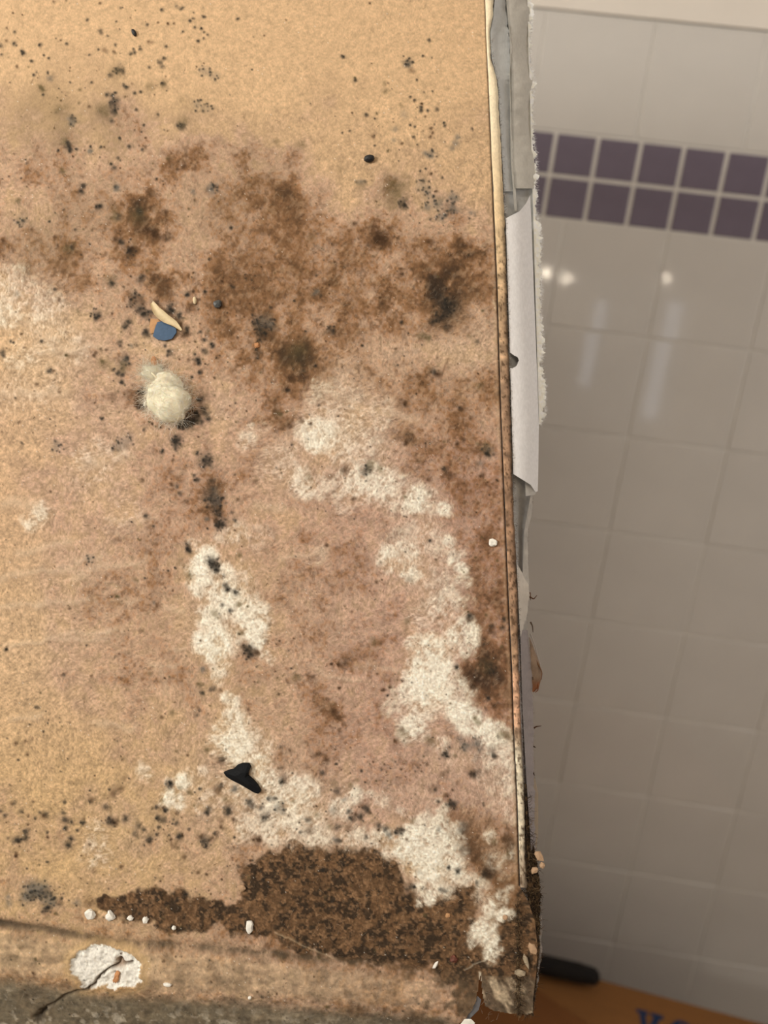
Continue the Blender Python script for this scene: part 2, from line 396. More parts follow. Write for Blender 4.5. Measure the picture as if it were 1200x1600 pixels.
WHITE = [  # x, y, radius, strength: powdery white growth
 (15,440,36,.55),(45,468,40,.5),(80,470,22,.45),(12,490,26,.7),(60,520,40,.35),(85,535,30,.45),(112,545,26,.45),(50,560,40,.3),
 (30,560,25,.45),(20,616,40,.35),(75,614,34,.35),(150,722,40,.42),(190,716,20,.4),(66,796,16,.7),(48,815,14,.65),(200,815,36,.35),(120,722,18,.5),
 (495,615,24,.55),(530,628,30,.5),(560,635,24,.4),(600,645,28,.5),(500,680,30,.85),(492,695,16,.9),(530,660,50,.5),(565,690,50,.45),
 (410,668,16,.4),(388,690,20,.6),(392,668,10,.6),(440,728,36,.45),(470,755,22,.7),(500,758,22,.6),(540,750,34,.6),(565,748,36,.8),(590,755,34,.8),(625,755,16,.6),
 (610,778,30,.6),(650,784,26,.95),(676,778,12,.7),(692,795,14,.9),(668,800,22,.6),(545,725,14,.6),(540,785,20,.5),(525,700,30,.55),
 (640,845,34,.5),(608,872,18,.8),(635,868,26,.7),(640,890,14,.8),(680,845,30,.5),(702,845,10,.8),(715,868,16,.85),(725,888,12,.9),(690,900,36,.5),(728,910,16,.7),
 (700,940,30,.65),(680,945,26,.6),(735,942,14,.5),(490,862,22,.45),(655,970,24,.45),(700,970,18,.5),
 (725,990,26,.9),(735,1008,18,.85),(715,1005,22,.7),(655,1008,20,.8),(675,1025,34,.95),(672,1060,42,1.0),(690,1045,30,1.0),(650,1060,26,.8),(625,1085,22,.6),
 (615,1105,20,.6),(645,1080,26,.8),(650,1135,26,.85),(640,1150,18,.7),(665,1095,30,.7),(695,1080,26,.9),(720,1075,22,.8),(735,1085,14,.7),(700,1100,18,.6),
 (722,1112,26,.95),(738,1120,18,1.),(735,1135,20,1.),(745,1140,14,.9),(760,1140,14,1.),(762,1150,22,.9),(780,1145,12,.7),(790,1165,22,.8),(800,1190,22,.75),
 (690,1160,16,.6),(775,1175,26,.65),(795,1225,24,.6),(770,1205,28,.45),(745,1180,20,.4),(800,1270,18,.5),(785,1240,30,.45),(740,1240,30,.35),
 (300,848,10,.5),(320,872,20,.95),(345,845,14,.5),(310,900,24,.9),(340,908,26,.8),(308,920,20,.8),(350,935,34,.85),(385,955,30,.85),(375,905,24,.5),(395,980,24,.9),
 (330,965,24,.8),(318,1000,16,.9),(340,1005,28,.95),(365,1000,20,.6),(405,1000,16,.9),(418,1025,10,.7),(430,1035,8,.6),(350,1045,20,.7),(345,1065,14,.7),(365,1100,16,.8),
 (370,1130,22,.8),(345,1150,24,.7),(365,1165,30,.9),(390,1165,26,.6),(330,1170,16,.5),(410,1190,26,.8),(370,840,24,.55),(395,850,20,.4),(410,835,16,.4),
 (265,1222,14,.5),(287,1225,14,.9),(262,1245,14,.9),(275,1252,16,.8),(310,1215,16,.5),(320,1250,30,.5),(350,1240,30,.5),(380,1250,30,.6),(420,1215,26,.8),
 (430,1245,30,.8),(460,1240,28,.8),(480,1235,20,.7),(450,1275,34,.75),(410,1270,26,.6),(385,1295,22,.6),(425,1300,26,.7),(480,1285,30,.65),(495,1305,26,.7),(460,1315,18,.6),
 (530,1260,18,.7),(553,1240,16,.8),(535,1265,16,.6),(575,1238,10,.6),(590,1248,14,.5),(550,1310,22,.7),(575,1320,20,.7),(590,1315,22,.8),(605,1335,18,.8),
 (625,1265,12,.6),(690,1268,18,.7),(665,1290,28,.8),(650,1315,34,1.),(685,1315,32,1.),(635,1330,28,.95),(670,1345,34,1.),(700,1345,28,.95),(715,1335,22,.9),(705,1300,20,.8),
 (640,1355,18,.7),(625,1375,12,.5),(690,1375,30,.85),(655,1388,18,.8),(670,1398,12,.95),(650,1405,8,.9),(720,1370,14,.9),(735,1365,12,.7),(640,1285,14,.6),(690,1285,20,.8),
 (765,1300,12,.7),(775,1340,18,.7),(790,1355,16,.6),(800,1330,14,.5),(750,1380,14,.7),(745,1400,14,.7),(765,1415,18,.9),(785,1395,16,.7),(790,1425,12,1.),(760,1440,16,.9),
 (745,1455,16,1.),(765,1465,20,1.),(740,1470,12,.9),(770,1490,16,1.),(775,1500,10,.9),(800,1425,10,.9),(775,1445,14,.8),(735,1440,8,.7),
 (150,1305,24,.5),(130,1322,20,.4),(165,1330,18,.5),(225,1208,14,.5),(205,1232,12,.3),(170,1350,14,.4),(150,1345,12,.5),
 (715,1190,20,.3),(760,1165,18,.5),(660,1235,30,.25),(605,1255,16,.35),(640,1215,30,.2),
]
PALE = [  # soft greyish-pale film
 (70,500,80,.35),(60,580,70,.3),(120,540,50,.3),(545,590,45,.5),(570,610,40,.4),(600,660,50,.3),(640,870,70,.4),(690,920,50,.5),(470,720,70,.25),(560,690,90,.4),
 (620,770,60,.35),(700,1180,60,.35),(780,1220,50,.6),(760,1260,60,.3),(780,1320,40,.3),(380,1230,110,.4),(500,1270,90,.4),(340,960,60,.4),(90,610,90,.2),(150,730,70,.25),
 (720,530,60,.35),(745,555,40,.35),(760,520,40,.3),(640,555,26,.35),(610,555,20,.3),(160,660,80,.15),(180,560,40,.15),(240,545,40,.2),(350,640,40,.2),(730,600,30,.2),
 (120,905,90,.12),(60,1000,90,.12),(520,960,120,.12),(200,1300,80,.15),(660,1240,50,.3),(600,1240,50,.3),
]
ZONE = [  # coffee-brown crusted patch along the bottom
 (158,1410,12),(175,1412,16),(200,1415,22),(230,1412,30),(240,1400,20),(270,1425,32),(310,1432,26),(330,1428,20),(365,1440,22),(395,1430,30),(385,1395,14),(400,1380,26),(396,1365,16),
 (430,1370,36),(462,1330,15),(455,1345,22),(490,1350,26),(430,1400,45),(480,1380,45),(530,1360,36),(570,1355,26),(605,1362,16),(540,1395,45),(595,1385,32),(470,1440,44),(520,1440,50),
 (580,1430,52),(640,1440,46),(600,1465,42),(690,1430,32),(725,1405,22),(710,1415,30),(680,1460,40),(720,1490,30),(700,1500,30),(800,1490,32),(770,1515,26),(820,1460,26),
 (815,1440,22),(640,1490,28),(826,1400,16),(545,1480,24),(740,1510,26),(800,1520,26),(826,1500,22),(470,1475,16),(715,1440,26),
]
BROWN = [  # extra brown blotches: x, y, r, strength
 (594,372,26,.75),(590,360,34,.4),(694,462,34,.8),(700,480,28,.75),(717,408,20,.65),(690,440,26,.5),(675,430,20,.4),(463,552,34,.7),(462,590,22,.5),(475,575,22,.4),(617,292,24,.6),(250,365,28,.65),
 (222,345,26,.6),(205,335,20,.5),(250,435,24,.6),(280,430,16,.4),(216,320,16,.5),(206,388,16,.6),(175,390,20,.4),(564,135,18,.3),(516,125,16,.22),(522,160,18,.22),(505,175,24,.18),(590,200,20,.18),
 (570,190,18,.15),(755,1040,36,.7),(775,1045,26,.6),(760,1065,30,.4),(735,1320,24,.6),(750,1345,22,.6),(790,1310,24,.5),(795,1330,16,.5),(430,650,26,.45),(455,668,24,.5),(420,700,20,.3),(330,770,26,.5),
 (340,810,18,.5),(575,732,22,.5),(535,1035,22,.45),(590,1005,18,.3),(520,1110,20,.4),(120,430,26,.3),(40,425,20,.4),(100,410,40,.25),(740,180,26,.2),(760,172,20,.3),(640,260,24,.2),
 (300,240,30,.3),(270,260,20,.35),(380,240,40,.25),(420,300,40,.2),(460,250,30,.25),(240,310,24,.4),(650,330,20,.2),(760,375,20,.5),(745,395,22,.4),(720,385,18,.4),(620,450,30,.3),(600,480,30,.3),(480,440,30,.3),
 (535,440,24,.3),(670,585,20,.5),(682,580,12,.4),(560,560,24,.3),(420,520,28,.5),(360,520,26,.35),(380,560,26,.35),(370,590,22,.35),(340,510,16,.3),(300,640,20,.3),(215,625,22,.55),(195,560,16,.4),(150,900,30,.2),
 (240,845,20,.25),(230,815,24,.25),(200,960,26,.2),(165,1035,12,.35),(200,1065,14,.3),(170,1060,14,.25),(190,1070,20,.15),(810,1130,16,.5),(770,1135,12,.3),
 (640,690,20,.3),(650,700,40,.25),(730,690,40,.2),(720,740,30,.25),(590,840,20,.3),(470,840,20,.3),(440,810,40,.15),(620,960,40,.2),(585,900,24,.2),(720,1060,10,.5),
]
# x, y, radius, strength, kind (k black, o olive, g grey, b brown-black); black ones at the fluff ball's lower right paint its shadow
SPOT = """75,150,30,.22,o 100,180,30,.25,o 100,215,25,.3,o 40,210,40,.15,o 180,220,26,.2,o 160,180,40,.15,o 130,330,60,.15,o 60,380,50,.2,o 330,330,60,.15,o 400,260,50,.12,o 300,170,30,.12,o 45,170,26,.16,o 186,109,8,.8,k 182,113,13,.35,o 162,174,14,.65,o 178,164,8,.75,k 36,84,4,1,k 34,80,3,.9,k 63,136,5,.7,o 67,139,4,.8,o 93,172,9,.45,o 113,188,7,.6,g 114,183,4,.6,k 63,70,3,.9,k 69,86,2,.9,k 76,91,2,.9,k 21,68,3,.7,k 26,71,2,.7,k
 49,96,2.5,.8,k 27,104,2.5,.7,b 53,118,2.5,.8,k 57,113,2,.6,k 75,115,2.5,.9,k 78,124,4,.5,g 67,148,2.5,.8,k 136,32,2.5,.8,k 156,48,3,.6,k 158,52,3,.5,k 168,57,2,.6,k 181,70,2.5,.8,k 140,87,2,.8,k 104,69,2.5,.7,k 188,13,2.5,.5,k
 10,64,2.5,.6,b 1,71,3,.7,k 3,85,2.5,.6,k 23,51,2.5,.7,k 10,44,2,.6,b 84,2,2,.5,b 104,1,2,.6,b 156,5,2.5,.6,b 178,80,3,.5,b 164,80,4,.4,b 168,147,4,.8,k 177,150,4,.8,k 181,145,2.5,1,k 172,118,4,.6,k 143,129,2,.8,k 139,166,3,.6,b
 194,133,3,.8,k 197,137,3,.8,k 178,175,5,.5,k 175,188,4,.6,k
 107,229,5,.9,k 110,233,4,.8,k 100,223,6,.7,o 105,223,3,.9,k 109,237,3,.9,k 91,236,2.5,.9,k 120,233,2.5,.8,k 114,245,2,.8,b 141,236,4,.7,g 157,230,2.5,.9,k 163,230,2,.9,b 187,216,2.5,1,k 98,268,5,.7,o 130,291,5,.9,k 127,300,4,.8,k 178,263,4,.7,k 181,293,5,.8,g 179,291,3,.6,k
 154,322,5,.9,k 180,336,9,.7,o 186,338,5,.6,k 28,313,6,.7,o 33,344,9,.35,g 36,345,3,.6,k 180,373,5,.7,b 189,376,5,.8,k 108,392,8,.6,o 113,388,4,.6,k 118,358,2.5,.6,k 144,358,3,.5,b 90,385,3,.6,b 87,370,4,.5,b 50,360,4,.4,b 184,247,2.5,.7,k 6,379,6,.6,b 20,390,4,.5,b
 218,333,5,1,k 216,345,6,.9,b 216,338,14,.6,o 228,361,6,.9,b 243,370,9,.9,b 262,368,8,.7,b 203,392,9,.9,k 207,388,5,.8,b 283,196,6,.8,k 284,190,8,.4,o 330,295,9,.65,g 335,292,3,1,k 302,301,4,.6,g 222,234,2.5,.8,k 203,229,4,.7,k 228,216,2,.8,b 235,303,8,.5,b 260,332,4,.6,b 288,262,5,.6,b 285,258,8,.35,b 305,265,4,.4,b
 369,243,2.5,.6,b 227,230,3,.6,b 233,106,2.5,.7,k 256,92,3,.8,k 250,98,4,.6,k 253,106,4,.5,k 259,73,2.5,1,k 234,66,4,.5,b 230,38,3,.7,k 253,16,3,.7,k 284,13,3.5,.9,k 276,10,3,.5,k 319,27,3,.9,k 297,34,3,.9,k 302,30,2,.7,k 315,46,2.5,1,k 304,44,2,.9,k 309,64,2.5,1,k 319,61,2,.8,k 325,55,2,.7,k 319,51,2,.7,k
 286,50,2.5,.7,k 204,84,3,.8,k 210,82,3,.8,k 219,78,2.5,.7,k 209,77,2,.7,k 218,73,2,.7,k 263,37,2.5,.8,b 247,35,2,.6,b 371,29,2.5,.8,k 210,145,2.5,.9,k 220,143,3,.8,k 235,136,8,.45,o 255,132,6,.6,o 254,130,3,.7,k 213,171,2.5,.9,k 246,179,2.5,.7,k 224,196,2.5,.9,k 285,158,5,.3,o 320,110,9,.3,g 335,118,7,.22,g 310,165,8,.3,g 325,170,8,.22,g
 639,99,6,.75,g 637,98,7,.5,k 644,110,6,.45,b 603,141,5,.6,o 555,126,3,.8,k 602,129,4,.4,o 670,63,2.5,.9,k 661,88,2,.9,k 675,90,2,.6,k 651,125,2,.9,k 641,152,2.5,.8,k 648,157,2.5,.8,k 657,168,3,.8,k 658,173,3,.8,k 669,173,2.5,.8,k 682,171,3,.7,k 627,165,4,.4,o 632,178,6,.3,g
 664,182,2,.7,b 673,200,3,.8,b 676,208,3,.8,b 672,214,3,.7,b 694,192,2.5,.9,k 695,197,2.5,.8,k 646,215,2.5,.7,k 628,225,2.5,.7,b 750,226,2,.8,k 762,209,2,1,k 739,202,3,.6,k 617,202,5,.4,g 616,220,4,.4,g 674,242,7,.7,g 664,240,4,.6,g 716,216,5,.6,g 712,226,5,.55,g 706,233,4,.5,g 535,207,2,.8,k 546,204,2,.8,k 586,228,2,.9,k
 657,268,2.5,.9,k 691,278,2.5,.7,k 617,293,20,.7,o 631,321,5,1,k 630,315,7,.5,k 615,318,12,.4,o 670,303,9,.45,g 667,322,7,.6,g 685,318,9,.55,g 708,310,9,.6,g 707,328,9,.65,g 690,338,8,.5,g 738,332,5,.5,g 660,290,10,.3,g 594,375,11,1,b 591,366,14,.7,b 553,349,4,.7,b 564,284,5,.5,g 557,284,3,.5,k 570,283,3,.5,k 622,372,3,.7,b 672,378,5,.6,b
 565,290,8,.35,o 485,370,7,.4,o 532,265,6,.3,o 468,227,7,.4,o 432,220,5,.4,o
 174,443,5,1,k 172,436,10,.4,o 152,497,5,1,k 149,490,7,.5,k 219,436,6,.7,k 222,432,4,.7,k 195,512,5,.8,k 200,505,5,.8,k 188,535,4,.6,k 188,541,3,.6,k 160,564,5,.8,o 163,566,10,.3,o 198,561,4,1,k 195,567,9,.6,g 192,575,9,.6,o 190,597,3.5,1,k 178,576,3,.8,k 185,583,4,.8,k 192,586,4,.8,k 77,580,4,.7,k 80,577,2,.8,k 84,579,2,.7,b 17,533,2.5,.8,k 22,535,2,.8,k 4,551,4,.7,k 6,557,4,.7,k 38,543,2,.6,b
 122,486,4,.5,o 93,470,4,.6,b 86,453,3,.7,k 150,552,3,.8,b 147,556,3,.8,b 157,545,2.5,.7,b 166,547,2.5,.7,b 175,490,2.5,.6,b 104,519,2.5,.5,b 27,460,4,.4,g
 229,520,6,.8,k 228,517,4,.8,k 205,475,7,.6,k 210,462,8,.6,k 220,470,9,.6,b 218,485,8,.7,k 228,490,9,.7,k 238,487,6,.6,k 243,470,7,.6,b 265,480,7,.8,k 268,485,5,.9,k 280,492,6,1,k 283,505,7,.8,b 290,520,8,1,b 293,515,5,.9,k 293,459,4.5,1,k 300,478,5,.5,b 295,485,6,.6,b 320,455,3,.9,k 333,456,4,.5,b 313,518,2.5,.9,k 319,531,3,.9,k 332,540,4,1,k 330,537,3,1,k 320,547,5,.6,k 308,563,4,1,k 311,568,4,1,k
 265,549,5,.8,k 264,556,4,.8,k 258,540,3,.7,k 313,583,4,1,k 299,590,3,.9,k 252,577,5,.7,k 228,588,3,.9,k 205,540,4,.5,g 213,538,3,.5,k 222,612,8,.9,k 218,622,9,.8,b 223,634,7,1,k 217,632,6,.8,b 200,618,10,.4,b 175,620,9,.4,b 290,663,9,1,k 284,664,7,1,k 300,658,8,.9,k 308,650,7,.9,k 318,638,6,.8,k 313,625,5,.8,k 326,655,5,.9,k 322,645,6,.7,k 315,660,5,.8,k
 275,692,7,1,k 276,688,9,.5,k 320,722,11,.75,k 325,718,7,.7,k 308,708,4,1,k 254,706,4,1,k 275,702,4,.7,k 226,671,3,.7,k 249,668,4,.6,b 195,692,12,.35,g 185,700,8,.3,g 90,697,9,.35,g 57,600,3,.5,b 93,612,2.5,.5,b 120,588,2.5,.4,b 29,660,3,.6,b 120,653,2.5,.4,b 307,749,4,.9,k 303,742,3,.7,k 277,760,4,.7,k 282,772,4,.6,k 290,782,5,.5,b
 330,752,5,.5,k 332,775,13,.75,g 337,785,12,.7,k 325,770,9,.6,b 340,800,10,.6,k 342,822,7,1,k 345,818,8,.6,k 324,793,2.5,1,k 323,812,4,.7,g 368,813,4,.8,k 229,805,4,.7,k 370,780,3,.6,b 362,800,3,.5,k 396,752,4,.4,b 222,750,4,.5,b
 402,500,9,.8,k 405,512,8,.7,k 416,503,13,.5,g 425,510,9,.4,g 408,525,8,.6,k 402,555,7,.5,k 463,553,20,.5,o 468,545,12,.4,o 455,590,7,.6,b 475,588,6,.7,b 449,608,4,.9,k 448,604,5,.6,b 515,515,7,.5,k 520,520,5,.5,k 493,457,6,.65,g 423,481,3,.6,k 628,504,3.5,.9,k 694,470,16,.6,k 700,482,13,.7,k 690,495,9,.6,k 698,512,6,.6,k 710,460,8,.5,b 680,500,7,.6,k 676,505,5,.6,k
 658,526,6,.8,o 668,528,5,.7,o 678,580,5,.8,k 683,583,5,.8,b 745,533,4,.5,k 733,525,4,.4,o 628,428,3,.8,b 626,420,3,.6,b 650,550,6,.2,g 634,631,5,.8,b 628,630,10,.35,b 634,692,4,1,b 763,704,8,.6,g 762,709,4,1,k 760,700,10,.4,o 750,722,6,.5,g 703,742,7,.7,b 695,733,4,.8,k 720,640,5,.6,b 717,637,3,.6,k 735,653,4,.6,b 752,742,5,.7,b 668,750,4,.6,b 672,768,4,.5,b 725,686,4,.6,b 750,603,6,.5,o
 573,733,8,.8,k 580,728,8,.5,o 595,732,5,.5,o 537,734,7,.6,b 517,745,6,.5,b 482,745,6,.4,o 432,642,7,.6,b 436,648,5,.7,o 452,667,5,.7,b 470,655,5,.6,b 485,662,3,.7,b 552,778,4,.6,b 520,770,4,.4,b
 295,858,5,1,k 292,852,5,.6,k 335,885,7,1,k 332,877,9,.7,k 340,890,4,1,k 283,878,7,.45,o 295,898,5,.6,o 357,920,5,.9,k 369,925,5,.8,k 352,914,5,.7,k 360,955,4,.7,k 348,946,4,.6,k 373,945,5,.7,o 348,900,4,.4,k 374,867,4,.6,o 337,962,7,.5,o 390,1022,9,.9,k 387,1013,8,.6,k 400,1018,5,.7,b 380,1010,5,.5,b 376,990,5,.6,o
 316,1047,4,.7,g 312,1069,5,.7,o 315,1082,4,.8,k 332,1076,5,.6,k 312,1110,3,.6,k 308,1118,3,.6,k 252,1120,3,.6,b 323,1171,4,.7,o 345,1190,8,.6,b 347,1186,5,.5,k 9,1015,3,1,k 210,905,4,.4,o 140,875,7,.3,g 245,945,4,.5,b 240,942,3,.5,g 100,1055,3,.5,k 143,1057,2.5,.5,b 270,1113,5,.5,o 235,1052,5,.5,o 220,985,4,.4,b 30,1160,8,.3,o 25,1162,3,.7,b 40,1160,3,.5,b 42,1178,2.5,.7,b 50,1155,3,.4,b
 735,963,6,.9,k 733,970,5,.7,b 766,985,5,.7,b 769,978,4,.7,k 788,968,4,.8,k 786,980,4,.6,k 760,1042,14,.5,o 770,1045,10,.5,k 713,1043,3.5,1,k 738,1073,4,.8,b 741,1065,3,.7,b 772,1103,5,.7,b 762,1090,4,.8,k 758,1105,3,.5,b 785,1148,8,.6,o 795,1150,7,.6,o 522,1113,6,.8,b 528,1122,5,.7,b 537,1035,8,.6,b 518,1037,3,.9,b 530,1038,3,.7,b 463,1060,7,.6,o 482,1055,4,.5,b 585,1003,8,.5,o 637,970,5,.6,o
 640,905,6,.4,b 550,955,3,.5,b 420,975,3,.5,b 415,1000,3,.4,b 610,1074,3,.8,b 628,1140,4,.5,b 618,1160,5,.7,b 630,1148,9,.4,o 672,1155,8,.6,o 697,1178,7,.8,k 712,1180,4,.5,o 666,1194,4,.5,b 745,1160,7,.6,g 727,1165,8,.65,g 720,1155,6,.5,g 750,1172,5,.5,g 772,1180,5,.7,k 768,1172,7,.35,g 742,1122,4,.7,o 748,1128,5,.5,o 745,1185,8,.3,g 740,1160,9,.3,g 485,1060,4,.4,b 510,1093,4,.4,b 530,1140,4,.4,b 450,1065,4,.4,b 435,1085,5,.3,o
 266,1226,5.5,.95,k 259,1266,5,1,k 245,1261,4,.8,k 250,1280,6,.6,k 246,1277,4,.7,k 257,1282,5,.5,k 323,1270,5,.95,k 325,1263,5,.6,k 357,1268,6,.95,k 354,1264,5,.7,k 366,1280,4,.8,b 345,1280,6,.4,b 345,1292,4,.7,b 338,1304,5,.4,b 336,1302,3,.8,k 315,1308,5,.8,b 321,1316,7,.9,k 330,1312,4,.6,b 280,1307,5,.9,k 296,1296,3,.7,k 276,1286,4,.7,k 233,1313,6,.9,k 216,1290,6,.6,k 225,1296,4,.7,k 212,1302,6,.6,k 248,1292,3,.8,k 245,1304,3,.8,k 270,1320,6,.5,b 287,1338,4,.5,b 255,1262,3,.7,b
 297,1237,4,.7,o 340,1230,8,.55,b 344,1227,4,.5,k 366,1232,5,.8,g 391,1252,6,.95,k 395,1260,5,.5,k 385,1265,5,.4,b 282,1230,4,.5,o 303,1258,3,.6,o 253,1250,4,.5,o 276,1270,4,.6,b 352,1247,4,.5,o 395,1312,3,.8,b
 174,1284,7,.9,k 180,1285,5,.6,b 196,1280,5,.8,k 165,1262,5,.6,k 177,1240,7,.55,b 188,1232,6,.6,b 195,1216,5,.3,b 143,1250,5,.6,b 140,1253,3,.6,k 100,1253,3,.7,k 22,1254,4,.5,k 18,1255,3,.5,b 52,1252,3,.5,b 72,1272,6,.7,k 68,1275,5,.6,b 102,1283,5,.8,k 112,1283,4,.8,k 98,1270,4,.6,k 130,1285,4.5,.85,k 102,1295,4,.8,k 121,1296,3,.8,k 74,1300,3,.8,k 75,1308,3,.7,b
 40,1300,5,.9,k 39,1308,5,.9,k 25,1313,6,.9,k 30,1312,5,.7,k 112,1310,5,.9,k 106,1320,6,.95,k 33,1268,4,.5,k 8,1275,4,.5,k 45,1275,4,.4,b 189,1354,4,.7,b 74,1346,2.5,.8,k 24,1333,3,.6,b 140,1320,3,.6,b 145,1360,4,.3,b 55,1278,3,.5,k 62,1269,3,.6,k 1,1268,3,.6,k
 50,1392,14,.6,g 62,1390,15,.65,g 40,1405,9,.7,g 75,1405,10,.65,g 72,1422,8,.7,k 85,1412,9,.5,g 52,1400,8,.6,k 70,1396,9,.5,k 13,1412,6,.5,g 13,1402,5,.45,g 140,1409,9,.6,b 120,1411,6,.45,g 164,1405,6,.6,b 93,1410,8,.35,b
 440,1222,4.5,.95,k 442,1216,6,.4,k 438,1200,4,.5,b 421,1247,5,.7,k 430,1247,4,.6,k 413,1280,6,1,k 418,1273,6,.4,k 408,1262,5,.6,k 403,1312,5,1,b 436,1260,7,.45,g 442,1268,6,.4,g 482,1280,5,.6,k 485,1297,7,.6,b 470,1301,3,.6,k 503,1208,4,.7,k 527,1235,6,.7,k 523,1223,7,.45,o 545,1268,4,.7,k 550,1280,5,.8,k 562,1276,5,.8,k 572,1265,6,.9,k 565,1258,6,.5,b 578,1268,3,.7,b 527,1293,5,.6,k 517,1292,6,.4,o 545,1293,6,.5,b 525,1313,6,.7,g 530,1312,4,.6,k 572,1308,4,.6,k 592,1290,5,.7,k 548,1225,5,.6,o 558,1218,4,.5,o 510,1187,4,.7,b 497,1179,5,.6,b 490,1180,5,.4,b 452,1172,3,.5,b 439,1168,4,.5,k 519,1268,6,.4,g 495,1272,5,.4,o 458,1252,3,.5,o 540,1248,5,.4,g
 603,1296,6,.8,k 625,1297,7,.75,k 608,1305,5,.6,g 645,1282,5,.5,o 705,1257,7,.85,k 710,1260,5,.6,k 697,1243,4,.5,b 685,1252,3,.7,k 675,1233,6,.4,b 693,1210,7,.6,b 741,1208,7,.9,k 738,1203,9,.4,b 754,1257,4,.7,k 780,1255,4,.85,k 686,1296,5,.5,g 715,1362,5,.9,k 701,1355,3.5,.9,k 735,1325,9,.7,b 722,1328,8,.6,b 760,1365,9,1,k 765,1362,11,.6,b 742,1340,8,.6,b 765,1340,7,.6,b 725,1292,9,.45,g 720,1300,7,.4,k 790,1305,9,.5,b 792,1316,9,.5,b 770,1315,6,.6,o 790,1335,6,.7,o 745,1380,5,.5,k 785,1378,5,.5,b 641,1385,5,.6,k 635,1388,4,.5,k 690,1390,4,.6,k 696,1392,4,.5,k 768,1441,3.5,1,k 762,1457,4,.85,k 655,1362,5,.3,g 732,1270,4,.4,b 790,1290,6,.4,b
 """
SPOTS = []
for t in SPOT.split():
    a = t.split(','); SPOTS.append((float(a[0]), float(a[1]), float(a[2]), float(a[3]), a[4]))
# density of tiny specks (0-9) on a 100 px grid
KMAP = """
3 2 3 3 1 0 2 2 0
3 5 6 4 2 1 3 3 1
4 5 5 3 2 2 4 6 2
4 5 5 3 3 3 4 5 3
4 4 6 5 6 6 5 4 3
3 4 7 9 7 6 4 3 3
2 3 6 8 4 3 3 4 3
2 2 3 5 4 4 4 5 4
2 3 3 4 4 4 4 5 4
2 3 3 4 3 3 4 5 5
2 3 3 4 4 4 4 5 5
3 3 3 4 4 4 4 5 5
6 5 6 7 6 6 6 7 5
7 7 8 7 7 7 8 8 6
4 4 6 7 8 8 8 8 8
4 4 4 5 5 5 6 6 8
5 6 6 6 6 6 6 6 6
"""
KM = np.array([[float(c) for c in r.split()] for r in KMAP.strip().split('\n')])
# raised wrinkles of the paper: points, width px, height mm
CREASE = [([(15,1010),(50,1004),(100,999),(170,1000)],4,.55),([(60,942),(110,940),(150,938)],4,.45),([(175,942),(215,938)],3,.4),([(0,948),(60,944)],4,.3),
 ([(95,990),(140,988),(185,990)],4,.4),([(120,900),(160,885),(200,880)],5,.3),([(30,868),(70,855),(110,845)],5,.3),([(170,810),(205,815),(238,806)],4,.45),
 ([(0,618),(45,614),(100,612)],5,.4),([(55,552),(110,548),(160,541)],4,.5),([(60,522),(90,538),(110,547)],6,.35),([(0,493),(25,492),(45,502)],5,.35),([(245,1040),(255,1060),(262,1085)],3,.45),
 ([(265,1018),(290,1014)],3,.4),([(485,1040),(510,1058),(560,1060)],3,.35),([(440,870),(475,866),(512,860)],4,.35),([(500,612),(530,620),(555,634)],5,.4),([(580,640),(615,645),(650,655)],5,.35),
 ([(260,945),(285,955)],4,.4),([(190,985),(160,990)],4,.3),([(160,720),(130,724)],6,.35),([(180,715),(205,712)],4,.3),([(10,785),(60,790)],8,.25),([(660,955),(640,953)],3,.35),([(235,1035),(270,1042)],3,.3),
 ([(0,905),(50,896),(110,890)],4,.25),([(560,1040),(620,1045)],4,.25),([(400,790),(440,792)],5,.25),([(210,470),(215,520)],0.1,0),([(150,1130),(210,1138)],4,.2),([(20,1120),(60,1118)],4,.2),([(205,880),(232,872)],3,.25),([(160,870),(120,882)],4,.25)]

XL_Y = [-900,0,60,130,250,380,450,560,650,750,850,950,1050,1150,1250,1350,1385,1410,1440,1480,1520,1560,1600,1700]
XL_X = [730,758,760,763,768,774,777,780,783,787,791,795,800,803,808,811,812,826,836,840,838,833,832,828]
def x_line(y): return np.interp(y, XL_Y, XL_X)
BOT_X = [-3000,-300,0,200,420,600,690,712,728,738,744,748,751,755,758,775,800,822,836,860]
BOT_Y = [1690,1670,1660,1648,1655,1640,1625,1606,1590,1574,1560,1535,1524,1560,1573,1580,1584,1586,1582,1575]

# ------------------------------------------------------------------ the moulded paper face
STEP = 1.35
def axis(lo, hi, grow_lo, grow_hi):
    a = list(np.arange(lo, hi + 1e-6, STEP))
    s = STEP; p = lo; pre = []
    while p > grow_lo:
        s *= 1.16; p -= s; pre.append(p)
    s = STEP; p = a[-1]; post = []
    while p < grow_hi:
        s *= 1.16; p += s; post.append(p)
    return np.array(pre[::-1] + a + post)
ax = axis(-10, 785, -2700, 0)        # nominal columns, stretched so the last lies on the edge line
ay = axis(-10, 1612, -700, 1690)
NX, NY = len(ax), len(ay)
XLn = ax[-1]
yy = np.repeat(ay[:, None], NX, 1)
sx = (ax[None, :] - 600) / (XLn - 600)
xx = np.where(sx > 0, 600 + sx * (x_line(yy) - 600), ax[None, :])
PX = xx.ravel(); PY = yy.ravel()

